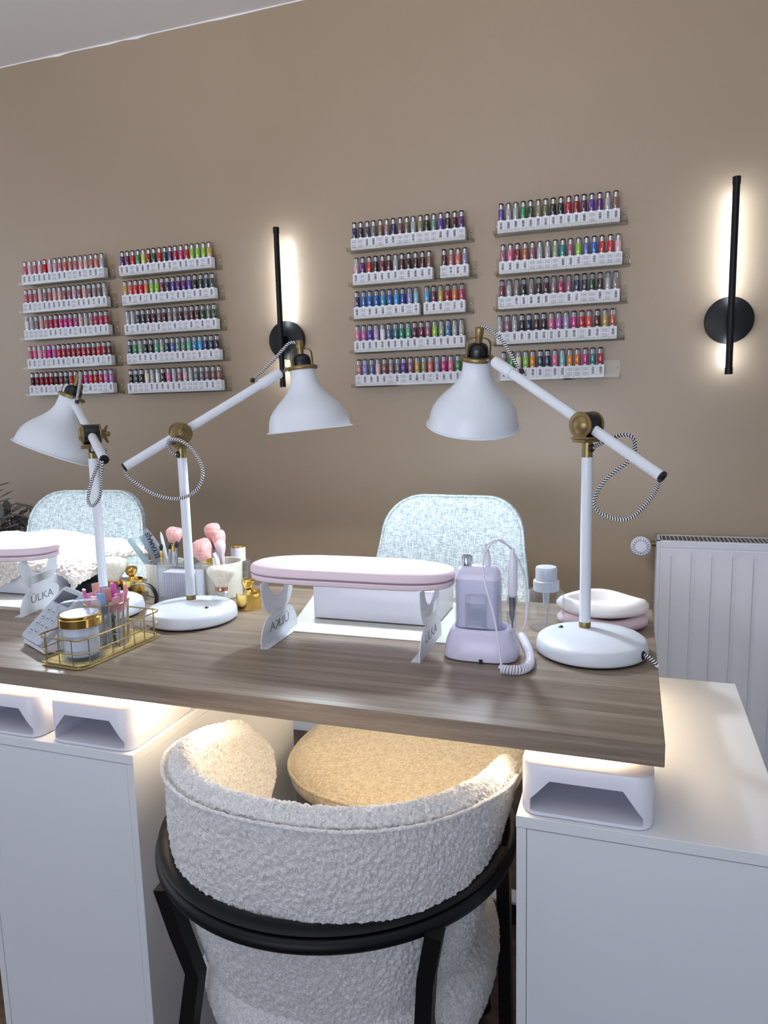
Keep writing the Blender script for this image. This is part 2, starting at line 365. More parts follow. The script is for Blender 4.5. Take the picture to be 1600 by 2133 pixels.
def nail_lamp(x0, x1, y0, label, rot=0):
    t = thing('nail_lamp', label, 'nail lamp', ((x0+x1)/2, y0+.09, CT), 'white tunnel nail lamps on the cabinets')
    z0, z1, y1 = CT+.0005, CT+.0715, y0+.185; b = MB(); b.prism(rrect(x0, x1, y0, y1, .022, 8), z0, z1, .003); o = b.obj('shell', MUV, t)
    w = x1-x0; pl = [(x0+w*.075, z0+.006), (x1-w*.075, z0+.006), (x1-w*.075, z0+.016), (x1-w*.225, z0+.050), (x0+w*.225, z0+.050), (x0+w*.075, z0+.022)]
    c = MB(); c.rings([[(x, y, z) for x, z in pl] for y in (y0-.02, y0+.150)]); cut(o, c)
    MB().prism(rrect(x0+.004, x1-.004, y0+.003, y1-.003, .02, 6), z0-.0004, z0+.0015).obj('base_plate', MGREYP, t)
    b = MB()
    for k in range(5): b.lathe([(.0014, 0), (.0014, .0006)], (x1+.0001, y0+.13+.009*(k % 3), z0+.045+.008*(k//3)), (1, 0, 0), 10)
    tag(b.obj('vent_hole', MDARK, t), 'row of tiny vent holes')
nail_lamp(-.127, .037, .892, 'white nail lamp on the right cabinet under the worktop corner')
nail_lamp(-.899, -.739, .890, 'white nail lamp on the left cabinet, nearest the boucle chair')
nail_lamp(-1.082, -.922, .890, 'white nail lamp cut by the left edge of the photo')

# ---------------------------------------------------------------- boucle armchair pushed under the worktop
def interp(tab, x):
    if x <= tab[0][0]: return tab[0][1]
    for (a, b), (c, d) in zip(tab, tab[1:]):
        if x <= c: return b+(d-b)*(x-a)/(c-a)
    return tab[-1][1]
def spow(v, e): return math.copysign(abs(v)**e, v)
def fuzz(o, size, strength, levels=2, name='CLOUDS'):
    s = o.modifiers.new('subdivide', 'SUBSURF'); s.levels = s.render_levels = levels
    tx = bpy.data.textures.new('fuzz', name); tx.noise_scale = size
    d = o.modifiers.new('fuzz', 'DISPLACE'); d.texture = tx; d.strength = strength; d.mid_level = .5; d.texture_coords = 'GLOBAL'
t = thing('boucle_armchair', 'ivory boucle barrel armchair with a black tube frame, pushed under the worktop', 'armchair', (-.408, .98, 0))
acx, acy = -.408, 1.0
ztab = [(.70, .742), (.80, .738), (.86, .733), (.92, .722), (.97, .711), (1.02, .696), (1.07, .682), (1.12, .662), (1.2, .64)]
ytab = [(0, .99), (.2, 1.05), (.4, 1.11), (.6, 1.16), (.8, 1.165), (.92, 1.14), (1, 1.10)]
def plan(phi, a, bb, off, cy=acy):
    s_, c_ = math.sin(phi), math.cos(phi); e = 2/2.35; b2 = bb if c_ >= 0 else .62
    return Vector((acx+(a-off)*spow(s_, e), cy-(b2-off)*spow(c_, e), 0))
NU, NV = 120, 14; shell = []
for i in range(NU+1):
    u = -1+2*i/NU; ring = []; edge = min(1, (1-abs(u))/.045); tau = math.sqrt(max(0.0, 1-(1-edge)**2))
    pr = [(k/NV, 0) for k in range(NV+1)] + [(1.0, w) for w in (.15, .35, .5, .65, .85)] + [(1-k/NV, 1) for k in range(NV+1)]
    for v, w in pr:
        yf = interp(ytab, v); q = min(1, max(0, (yf-acy)/.575)); pm = PI/2+math.asin(q**1.17) if yf > acy else PI/2-.03
        phi = u*pm; p0 = plan(phi, .262, .276, 0); zt = interp(ztab, p0.y)-.02; z = .40+(zt-.40)*v
        k = interp([(.40, .79), (.47, .86), (.56, .94), (.64, .985), (.72, 1.0)], z); th = .046*(.15+.85*tau)
        oc = .023*(1-tau) if tau < 1 else 0
        p = plan(phi, .262*k, .276*k, oc+th*w, acy-(1-k)*.03); z += (math.sin(PI*w)*.020*tau if v == 1 else 0); p.z = z; p.x -= .012*min(1, max(0, (.70-z)/.12))
        ring.append(p)
    shell.append(ring)
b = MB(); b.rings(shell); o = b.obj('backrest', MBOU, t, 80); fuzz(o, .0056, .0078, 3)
# piped seam along the outside of the rim
pts = []
for i in range(5, NU-4):
    r_ = shell[i]; pts.append(r_[NV]+Vector((0, 0, .004))+(r_[NV]-r_[NV+6]).normalized()*.0035)
b = MB(); b.tube(pts, .0028, 8); o = b.obj('seam_piping', MBOU, t, 80); fuzz(o, .005, .003, 1)
# seat drum with a soft fold
def drum(prof, cx, cy, n=72, e=2/2.3):
    return [[(cx+a*spow(math.sin(2*PI*k/n), e), cy+bq*spow(math.cos(2*PI*k/n), e), z) for k in range(n)] for a, bq, z in prof]
b = MB(); b.rings(drum([(.10, .10, .262), (.165, .165, .268), (.198, .20, .288), (.218, .218, .318), (.229, .229, .350), (.231, .231, .380), (.226, .226, .402), (.212, .212, .418), (.19, .19, .44), (.17, .18, .452), (.12, .13, .458), (.04, .04, .46)], -.408, .992))
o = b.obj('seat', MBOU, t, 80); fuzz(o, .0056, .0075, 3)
rc = Vector((-.426, .985, .572)); rr = .268
def rp(deg, r=rr, z=0): a = R(deg); return Vector((rc.x+r*math.cos(a), rc.y+r*math.sin(a), rc.z+z))
arc = [rp(180-30+i*2.5) for i in range(0, 97)]        # 150 .. 390 degrees, round the back
MB().tube(arc, .0115, 14).obj('frame_ring', MBLKM, t)
MB().tube([rp(185+i*2.5, .262, .016) for i in range(0, 69)], (.005, .013), 8, flat=(0, 0, 1)).obj('frame_band', MBLKM, t)
def sq(pts, r=.0125): b = MB(); b.tube(pts, r*1.25, 4, flat=(1, 1, 0)); return b
for leg in ([(-.600, .770, .572), (-.585, .778, .50), (-.572, .790, .43), (-.600, .765, .22), (-.640, .735, 0)],
            [(-.218, .792, .572), (-.232, .800, .50), (-.238, .806, .43), (-.215, .785, .2), (-.195, .768, 0)],
            [(-.190, 1.120, .572), (-.190, 1.135, .45), (-.186, 1.15, 0)], [(-.660, 1.120, .572), (-.660, 1.135, .45), (-.664, 1.15, 0)]):
    sq(leg).obj('leg', MBLKM, t, 30)

# ---------------------------------------------------------------- fabric swivel chairs on the far side
def outline(w0, w1, h, r, n=10):
    """rounded trapezoid in XZ: w0 bottom half width, w1 top half width, corners of radius r"""
    pts = []
    for k in range(n+1): a = R(90*k/n); pts.append((w1-r+r*math.sin(a), h-r+r*math.cos(a)))
    pts = pts[::1]
    for k in range(1, 9): q = k/9; pts.append((w1+(w0-w1)*q+.012*math.sin(PI*q), (h-r)*(1-q)+.03*q))
    pts.append((w0-.008, .012)); pts.append((w0-.04, 0))
    L = [(-x, z) for x, z in pts[::-1]]; return pts+L
def fabric_chair(loc, rot, label):
    t = thing('fabric_chair', label, 'chair', (0, 0, 0), 'pale fabric chairs behind the worktop'); D = .53
    # backrest: curved in plan, leaning back, rounded rim
    ol = outline(.213, .184, D, .098); th = .032; fr = []
    def bend(x, z, y): return (x, .235+y+z*.20-1.0*x*x, .462+z)
    fl = [(.0, 1.0), (.006, 1.0), (.016, 1.0), (.024, .988), (th, .955)]
    rings = []
    for k in range(1, 9): q = (k/9)**.8; rings.append([bend(x*q*.955, D/2+(z-D/2)*q*.955, -.004*(1-q)) for x, z in ol])
    for y, sc in fl[::-1]: rings.append([bend(x*sc, D/2+(z-D/2)*sc, (th-y)) for x, z in ol])
    for k in range(8, 0, -1): q = (k/9)**.8; rings.append([bend(x*q*.96, D/2+(z-D/2)*q*.96, th) for x, z in ol])
    b = MB(); b.rings(rings); b.obj('backrest', MFAB, t, 60)
    b = MB(); b.tube([bend(x*1.0, D/2+(z-D/2)*1.0, .008) for x, z in ol], .0035, 8, closed=True); b.obj('piping', MFAB, t, 60)
    n = 64; e = 2/2.6
    def sup(a, bq, z, cy): return [(a*spow(math.cos(2*PI*k/n), e), cy+bq*spow(math.sin(2*PI*k/n), e), z) for k in range(n)]
    b = MB(); b.rings([sup(.10, .10, .415, 0), sup(.22, .235, .420, 0), sup(.246, .262, .445, 0), sup(.250, .268, .468, 0), sup(.243, .260, .482, 0), sup(.21, .225, .492, 0), sup(.12, .13, .492, 0), sup(.02, .02, .490, 0)]); b.obj('seat', MFABS, t, 60)
    b = MB(); b.tube(sup(.249, .267, .474, 0), .004, 8, closed=True); b.obj('seat_piping', MFABS, t, 60)
    b = MB(); b.cyl((0, 0, .10), (0, 0, .415), .028, .022, 20); b.obj('column', MWHITE, t)
    for k in range(5):
        a = R(-38+72*k); d = Vector((math.cos(a), math.sin(a), 0)); b = MB(); b.tube([d*.02+Vector((0, 0, .115)), d*.18+Vector((0, 0, .090)), d*.25+Vector((0, 0, .062))], (.014, .022), 12, flat=(0, 0, 1)); b.obj('leg', MWHITE, t)
        b = MB(); b.cyl(d*.24+Vector((0, 0, .03))-d.cross(Vector((0, 0, 1)))*.012, d*.24+Vector((0, 0, .03))+d.cross(Vector((0, 0, 1)))*.012, .029, None, 18, .004); b.obj('caster', MBLACK, t)
    t.location = loc; t.rotation_euler = (0, 0, rot); return t
fabric_chair((-.446, 1.455, 0), R(-4), 'pale grey woven chair with rounded back, tucked under right half of worktop')
fabric_chair((-1.492, 1.44, 0), R(9), 'pale woven chair with rounded back at left, behind the fluffy throw')

# ---------------------------------------------------------------- desk lamps
def desk_lamp(label, base, pole, pivot, d, slope, s_low, s_up, ring, rim, shade_r, loops, cordtop, grom, switch, cord=None, led=None):
    t = thing('desk_lamp', label, 'lamp', (base[0], base[1], TT), 'white desk lamps with brass fittings'); bx, by = base
    MB().lathe([(.0, 0), (.080, 0), (.083, .001), (.083, .006), (.0, .006)], (bx, by, TT+.0002), seg=64).obj('foot_ring', MBLACK, t)
    MB().lathe([(.0, .004), (.0868, .004), (.0890, .0055), (.0898, .009), (.0885, .019), (.0865, .0245), (.0825, .0275), (.060, .0305), (.03, .0325), (0, .033)], (bx, by, TT), seg=96).obj('base', MLAMP, t, 50)
    tag(MB().lathe([(0, 0), (.0042, 0), (.0040, .0022), (.0025, .0036), (0, .004)], (switch[0], switch[1], TT+.0300)).obj('switch', MBLACK, t), 'black push button')
    px, py = pole; z1 = 1.131
    MB().cyl((px, py, TT+.030), (px, py, TT+.042), .0098, None, 28, .0006).obj('base_collar', MBRASS, t)
    MB().cyl((px, py, TT+.040), (px, py, z1), .0092, .0092, 32).obj('pole', MLAMP, t)
    MB().cyl((px, py, z1-.001), (px, py, 1.158), .0086, None, 28).obj('neck', MBRASS, t)
    pv = Vector(pivot); d = Vector((d[0], d[1], 0)).normalized(); w = Vector((d.y, -d.x, 0))         # w: the wing-nut side
    M = frame(pv, d, w)                                                                                # local x: arm heading, y: hinge axis (wing nut side)
    b = MB(M); b.box(-.017, .017, -.019, .019, .0195, .0235, .001); b.box(-.012, .012, -.022, .022, .0235, .0285, .001)
    for q in (-1, 1): b.box(-.012, .012, q*.0165-.0018, q*.0165+.0018, .006, .022, .0008)
    b.obj('bracket', MBRASS, t)
    MB(M).cyl((0, -.0148, 0), (0, .0148, 0), .0205, None, 40, .0008).obj('hinge_barrel', MBLACK, t)
    b = MB(M); b.cyl((0, -.0185, 0), (0, -.0150, 0), .0215, None, 40, .0007); b.lathe([(.0150, 0), (.0152, .0012), (.0125, .0040), (.007, .0062), (0, .0068)], (0, -.0184, 0), (0, -1, 0)); b.obj('hinge_cap', MBRASS, t, 25)
    b = MB(M); b.cyl((0, .0150, 0), (0, .0188, 0), .0215, None, 40, .0007); b.obj('hinge_disc', MBRASS, t, 25)
    b = MB(M); b.lathe([(.0105, 0), (.0108, .002), (.0075, .006), (.0048, .008), (.0048, .013), (.0060, .0145), (.0045, .018), (0, .019)], (0, .0188, 0), (0, 1, 0), 32)
    for q in (-1, 1): b.tube(smooth_path([(0, .026, q*.003), (0, .028, q*.009), (0, .031, q*.0155), (0, .0315, q*.0185)], 4), lambda x: (.0012, .0042-.002*x), 10, flat=(1, 0, 0))
    b.obj('wing_nut', MBRASS, t, 40)
    def arm(s): return pv + d*s + Vector((0, 0, slope*s))
    b = MB(); b.cyl(arm(s_low), arm(s_up-.038), .0086, None, 32); b.obj('arm', MLAMP, t)
    ad = (arm(1)-arm(0)).normalized(); L = (arm(s_up)-arm(s_up-.045)).length
    b = MB(); b.lathe([(.0086, 0), (.0104, 0), (.0106, .001), (.0106, L-.008), (.0095, L-.003), (.006, L), (0, L+.001)], arm(s_up-.045), ad, 32); b.obj('arm_sleeve', MLAMP, t)
    b = MB(); b.lathe([(.0074, 0), (.0088, 0), (.0089, .0035), (.0080, .0042), (.0036, .0042), (.0032, .002), (0, .002)], arm(s_low)+ad*.001, -ad, 28); b.obj('arm_end_plug', MBLACK, t)
    # head
    ring, rim = Vector(ring), Vector(rim); ax = (ring-rim).normalized(); rr = shade_r; H = (ring-rim).length; q = H/1.27
    prof = [(1.0, -.01), (1.012, .0), (1.0, .018), (.965, .02), (.950, .07), (.925, .22), (.88, .34), (.79, .46), (.69, .56), (.55, .68), (.44, .79), (.36, .90), (.315, 1.01), (.300, 1.14), (.30, 1.27), (.12, 1.27)]
    inner = [(r_-.018, z) for r_, z in prof[3:-1]]
    outp = [(r_*rr, z*q) for r_, z in prof]; inp = [(max(.002, r_)*rr, z*q) for r_, z in inner]
    b = MB(); b.lathe([(r_, z) for r_, z in outp[::-1]]+inp, rim, ax, 96, caps=False); b.obj('lamp_shade', MLAMP, t, 50)
    b = MB(); b.lathe([(.2*rr, 0), (.335*rr, 0), (.350*rr, .003), (.350*rr, .005), (.335*rr, .008), (.26*rr, .009), (.26*rr, .006), (.2*rr, .006)], ring-ax*.003, ax, 64, caps=False); b.obj('head_ring', MBRASS, t, 50)
    tip = arm(s_up); tod = (tip-ring); tod = (tod-ax*tod.dot(ax)).normalized()
    b = MB(); b.tube([ring+tod*.031+ax*.002, tip+(ring-tip)*.1], (.0028, .0055), 8, flat=(0, 0, 1)); b.obj('head_lug', MBRASS, t)
    b = MB(); b.lathe([(0, -.001), (.004, -.001), (.004, .001), (0, .001)], ring+tod*.034-ax.cross(tod)*.006+ax*.002, ax.cross(tod), 14); b.lathe([(0, -.001), (.0035, -.001), (.0035, .001), (0, .001)], ring-tod*.034+ax*.002, ax.cross(tod), 14); b.obj('screw', MCHROME, t)
    MB().lathe([(.0200, 0), (.0200, .012), (.0185, .018), (.0145, .0232), (.008, .0258), (0, .0262)], ring+ax*.004, ax, 40).obj('socket_cup', MBLACK, t)
    MB().lathe([(.0068, .022), (.0068, .038), (.0078, .0385), (.0082, .052), (.0075, .0535), (0, .0535)], ring+ax*.004, ax, 32).obj('cable_collar', MBRASS, t)
    for k in range(3):
        a = R(15+120*k); X = tod*math.cos(a)+ax.cross(tod)*math.sin(a); P = smooth_path([ring+X*.0255+ax*.004, ring+X*.0250+ax*.028, ring+X*.022+ax*.036, ring+X*.014+ax*.0395, ring+X*.007+ax*.0395], 5)
        b = MB(); b.tube(P, (.0009, .0040), 8, flat=X); b.obj('cage_strap', MBRASS, t, 40)
    MB().lathe([(0, -.002), (.012, .0), (.019, .008), (.0205, .018), (.017, .030), (.012, .040), (.011, .055)], rim+ax*(.06*q), ax, 32).obj('bulb', led or MLEDC, t)
    b = MB(); b.tube(smooth_path(loops, 5), .0032, 12); b.obj('cord', MCORD, t)
    b = MB(); b.tube(smooth_path(cordtop, 5), .0030, 12); b.obj('cord', MCORD, t)
    ct = Vector(cordtop[-1]); b = MB(); b.tube([ct+Vector((0, 0, .003)), ct-Vector((0, 0, .004))-ad*.003], lambda x: .0040+.001*x, 12); b.obj('cord_grommet', MBLACK, t)
    g = Vector(loops[-1] if grom else loops[0]); gc = Vector((px, py, g.z)); gd = (g-gc).normalized()
    MB().lathe([(.0066, 0), (.0066, .003), (.005, .0045), (0, .0045)], gc+gd*.0075, gd, 24).obj('cord_grommet', MBLACK, t)
    if cord:
        b = MB(); b.tube(smooth_path(cord, 5), .0034, 12); b.obj('cord', MCORD, t); g = Vector(cord[0]); gd = Vector((g.x-bx, g.y-by, 0)).normalized()
        MB().lathe([(.0072, 0), (.0072, .002), (.005, .0035), (0, .0035)], Vector((bx, by, TT+.014))+gd*.0875, gd, 24).obj('cord_grommet', MBLACK, t)
M_LOOP=[(-0.924,1.162,1.112),(-0.924,1.166,1.102),(-0.912,1.169,1.091),(-0.889,1.173,1.074),(-0.863,1.177,1.062),(-0.831,1.181,1.056),(-0.804,1.184,1.061),(-0.783,1.188,1.074),(-0.773,1.192,1.095),(-0.774,1.196,1.114),(-0.786,1.200,1.136),(-0.803,1.203,1.155),(-0.824,1.199,1.168),(-0.843,1.199,1.169),(-0.856,1.208,1.160),(-0.857,1.218,1.146),(-0.850,1.224,1.138)]
R_LOOP=[(-0.060,1.230,1.146),(-0.049,1.244,1.152),(-0.030,1.251,1.161),(-0.012,1.257,1.166),(0.002,1.261,1.161),(0.006,1.264,1.146),(0.003,1.265,1.130),(-0.008,1.265,1.118),(-0.022,1.264,1.107),(-0.039,1.262,1.091),(-0.052,1.258,1.071),(-0.056,1.253,1.051),(-0.047,1.246,1.038),(-0.027,1.239,1.030),(-0.008,1.229,1.030),(0.010,1.219,1.040),(0.024,1.207,1.059),(0.034,1.194,1.076),(0.040,1.180,1.092),(0.041,1.166,1.106)]
L_LOOP=[(-0.935,1.112,1.135),(-0.935,1.111,1.121),(-0.943,1.114,1.096),(-0.952,1.118,1.066),(-0.973,1.122,1.048),(-0.988,1.128,1.056),(-0.989,1.135,1.077),(-0.983,1.143,1.104),(-0.975,1.152,1.129),(-0.968,1.163,1.147),(-0.985,1.176,1.161),(-1.015,1.190,1.162),(-1.040,1.212,1.148)]
R_TOP=[(-0.269,1.363,1.362),(-0.257,1.360,1.360),(-0.242,1.355,1.349),(-0.223,1.348,1.330),(-0.209,1.340,1.308),(-0.195,1.333,1.285),(-0.189,1.325,1.279)]
M_TOP=[(-0.660,1.410,1.357),(-0.676,1.399,1.358),(-0.688,1.388,1.344),(-0.705,1.377,1.323),(-0.723,1.367,1.304),(-0.734,1.356,1.292),(-0.737,1.345,1.283)]
L_TOP=[(-1.260,1.4435,1.315),(-1.240,1.425,1.316),(-1.226,1.405,1.296),(-1.219,1.388,1.272),(-1.212,1.374,1.251)]
desk_lamp('white desk lamp at the right, beside the lilac nail drill', (-.055, 1.203), (-.068, 1.236), (-.070, 1.236, 1.184), (-.84, .54), .565, -.136, .205,
          (-.276, 1.368, 1.306), (-.292, 1.401, 1.182), .0905, R_LOOP, R_TOP, False, (-.107, 1.230), [(.026, 1.165, .824), (.034, 1.158, .824), (.041, 1.150, .8205), (.046, 1.143, .8165)])
desk_lamp('white desk lamp in the middle, its shade below the left wall light', (-.824, 1.205), (-.844, 1.235), (-.845, 1.235, 1.179), (.73, .68), .56, -.108, .212,
          (-.656, 1.411, 1.305), (-.645, 1.413, 1.178), .0905, M_LOOP, M_TOP, True, (-.778, 1.188))
desk_lamp('white desk lamp at the left, its tilted shade seen side on', (-1.040, 1.195), (-1.052, 1.225), (-1.052, 1.225, 1.180), (-.738, .674), .27, -.160, .262,
          (-1.277, 1.4305, 1.2625), (-1.321, 1.397, 1.133), .0905, L_LOOP, L_TOP, True, (-1.02, 1.16), led=MLEDL)

# ---------------------------------------------------------------- arm rests (pink cushion on two cut-out plates)
def arm_rest(label, c, rot, L=.372, dy=.140):
    t = thing('arm_rest', label, 'arm rest', (0, 0, 0), 'pink nail-desk arm rests'); h = .142
    def stad(sc=1.0, z=0, inset=0):
        out = []; hw = L/2-inset; hd = dy/2-inset; n = 72
        for k in range(n):
            a = 2*PI*k/n; x = hw*spow(math.cos(a), 2/3.4); y = hd*spow(math.sin(a), 2/2.3); y += .010*math.cos(x/hw*PI*.5)*(1 if y < 0 else .6)*1.0-.004
            out.append((x, y, z))
        return out
    zb = h-.027
    MB().rings([stad(z=zb-.001, inset=.02), stad(z=zb-.001, inset=.004), stad(z=zb+.001, inset=.0015), stad(z=zb+.006, inset=.001), stad(z=zb+.0085, inset=.003), stad(z=zb+.009, inset=.02)]).obj('lower_pad', MPINK, t, 40)
    MB().rings([stad(z=zb+.0095, inset=.02), stad(z=zb+.0100, inset=.004), stad(z=zb+.013, inset=0), stad(z=zb+.020, inset=0), stad(z=zb+.0245, inset=.003), stad(z=zb+.0265, inset=.008), stad(z=zb+.0285, inset=.03), stad(z=zb+.029, inset=.05)]).obj('cushion', MPINK, t, 40)
    H = zb-.001
    def side(z):            # half width of the plate against height: domed foot, narrow waist, bowl-shaped top
        u = z/H; return .0275+(.0465*math.sqrt(max(0, 1-(u/.45)**2)) if u < .45 else .0375*math.sqrt(max(0, 1-((1-u)/.55)**2)))
    for sx in (-1, 1):
        x = sx*.1425; N = 60; b = MB(); th = .0008
        ow = []; notch = []
        for k in range(N+1):
            z = H*k/N; wq = side(z); nz = 0
            zc = H+.004; rn = .039
            if z > zc-rn: nz = math.sqrt(max(0, rn*rn-(zc-z)**2))
            ow.append((z, wq, min(nz, wq-.004)))
        for q in (-1, 1):
            ring = []
            for z, wq, nz in ow: ring.append([(x-th, q*wq, z), (x+th, q*wq, z), (x+th, q*nz, z), (x-th, q*nz, z)])
            b.rings(ring)
        b.box(min(x, x-sx*.014), max(x, x-sx*.014), -.074, .074, .0004, .0018); o = b.obj('leg', MLAMP, t, 30)
        MB().box(min(x, x-sx*.014), max(x, x-sx*.014), -.073, .073, -.0000, .0004).obj('foot_pad', MBLACK, o)
        fx = frame((x+sx*.0009, 0, .020), (0, sx*1, 0), (0, 0, 1)) @ Matrix.Scale(1.35, 4, (1, 0, 0)); text('cut_out_lettering', 'ÜLKA', .023, fx, MCUT, o, .0002)
        if sx == -1: text('cut_out_lettering', 'ÜLKA', .023, frame((x+.0009, 0, .020), (0, -1, 0), (0, 0, 1)) @ Matrix.Scale(1.35, 4, (1, 0, 0)), MCUT, o, .0002)
    t.location = c; t.rotation_euler = (0, 0, rot); return t
arm_rest('pink arm rest in the middle of the worktop, before the white dust collector', (-.459, 1.152, TT), R(.5))
arm_rest('pink arm rest cut off by the left edge of the photo', (-1.335, 1.176, TT), R(9.5))

# ---------------------------------------------------------------- wall lights
def wall_light(label, x, zt, zb, zc, r=.0665, tilt=0.0):
    t = thing('wall_light', label, 'wall light', (x, YW, zc), 'black bar wall lights'); yb = YW-.060
    MB().cyl((x, YW-.022, zc), (x, YW, zc), r, None, 72, .0015).obj('round_mount', MBLKM, t)
    dx = tilt
    def at_(z): return x+dx*(z-zc)/(zt-zb)
    b = MB(); b.tube([(at_(zb+.018), yb, zb+.018), (at_(zt-.018), yb, zt-.018)], .0095, 24); b.obj('bar', MBLKM, t)
    for z0, z1 in ((zb, zb+.02), (zt-.02, zt)): b = MB(); b.tube([(at_(z0), yb, z0), (at_(z1), yb, z1)], .0108, 24); b.obj('end_cap', MBLKM, t)
    MB().box(x-.007, x+.007, yb+.006, YW-.02, zc-.012, zc+.012).obj('arm', MBLKM, t)
    for z0, z1 in ((zb+.022, zc-.060), (zc+.060, zt-.022)):
        b = MB(); b.box(x-.0035, x+.0035, yb+.0085, yb+.0105, z0, z1)
        for v in b.bm.verts: v.co.x += dx*(v.co.z-zc)/(zt-zb)
        b.obj('light_strip', MLEDN, t)
wall_light('black bar wall light between the two pairs of polish racks', -1.166, 1.838, 1.300, 1.464)
wall_light('black bar wall light at the right above the radiator', .262, 1.832, 1.290, 1.447)

# ---------------------------------------------------------------- radiator and its valve
t = thing('radiator', 'white panel radiator with vertical grooves on the taupe wall', 'radiator', (.60, 2.33, .15)); rx0, rx1, ry0, ry1, rz0, rz1 = .078, 1.15, 2.28, 2.385, .08, .807
b = MB(); b.box(rx0+.004, rx1-.004, ry0+.004, ry0+.010, rz0, rz1-.012)
b.obj('inner_plate', MRAD, t)
# front plate with pressed grooves
nx = 0; xs = []; x = rx0+.002; g0 = rx0+.046; pitch = .0555
pro = [(rx0, .004), (rx0+.003, 0), (rx0+.011, 0), (rx0+.0125, .0015), (rx0+.014, 0)]
k = 0
while g0+pitch*k < rx1-.03:
    c = g0+pitch*k; pro += [(c-.0045, 0), (c-.0035, .004), (c+.006, .0045), (c+.0125, 0)]; k += 1
pro += [(rx1-.003, 0), (rx1, .004)]
rows = []
for z, f in ((rz0, 0), (rz0+.03, 0), (rz0+.045, 1), (rz1-.055, 1), (rz1-.045, 0), (rz1-.026, 0), (rz1-.0235, 0), (rz1-.021, 0), (rz1-.004, 0)):
    e = .0015 if abs(z-(rz1-.0235)) < 1e-6 else 0
    rows.append([(px_, ry0+(dd*f if dd > .002 and rx0+.02 < px_ < rx1-.01 else (dd if not (rx0+.02 < px_ < rx1-.01) else 0))+e, z) for px_, dd in pro])
rows.append([(px_, ry0+.003, rz1) for px_, dd in pro])
b = MB(); b.rings(rows, caps=False, closed=False); b.obj('front_panel', MRAD, t, 25)
for q in (rx0, rx1-.0015): MB().box(q, q+.0015, ry0+.004, ry1, rz0, rz1).obj('side_cover', MRAD, t)
b = MB(); b.box(rx0, rx0+.011, ry0+.001, ry1, rz1-.003, rz1); b.box(rx0, rx1, ry0+.001, ry0+.007, rz1-.003, rz1); b.box(rx0, rx1, ry1-.006, ry1, rz1-.003, rz1)
x = rx0+.016; s_ = 0
while x < rx1: b.box(x, x+.0022, ry0+.006, ry1-.005, rz1-.0028, rz1-.0004); x += .0115
b.obj('top_grille', MRAD, t)
b = MB(); b.box(rx0+.003, rx1-.003, ry1-.02, ry1-.012, rz0, rz1-.02); b.box(rx0+.012, rx1-.012, ry0+.012, ry1-.022, rz0+.02, rz1-.035); b.obj('fin_pack', MDARK, t)
t = thing('radiator_valve', 'white round thermostat head with black slots left of the radiator', 'valve', (.037, 2.30, .787)); vc = Vector((.034, 2.262, .789))
MB().lathe([(.020, .030), (.027, .026), (.0295, .012), (.029, .004), (.026, .0), (.015, -.0015), (0, -.002)], vc, (0, 1, 0), 48).obj('thermostat_head', MPLAST, t)
b = MB()
for k in range(20):
    a = 2*PI*k/20; dd = Vector((math.cos(a), 0, math.sin(a))); q = dd.cross(Vector((0, 1, 0))); 
    P = [vc+dd*.0165+Vector((0, -.0016, 0)), vc+dd*.0262+Vector((0, .0006, 0))]; b.tube(P, (.0006, .0010), 6, flat=(0, 1, 0))
b.obj('vent_slot', MDARK, t)['label'] = 'ring of black slots'
MB().cyl(vc+Vector((0, .024, 0)), vc+Vector((0, .060, 0)), .012, None, 24).obj('valve_body', MCHROME, t)
MB().cyl(vc+Vector((0, .055, 0)), (rx0+.002, vc.y+.055, vc.z), .0085, None, 24).obj('pipe_union', MBRASS, t)
MB().cyl(vc+Vector((0, .055, -.002)), vc+Vector((0, .137, -.002)), .0075, None, 20).obj('supply_pipe', MCHROME, t)

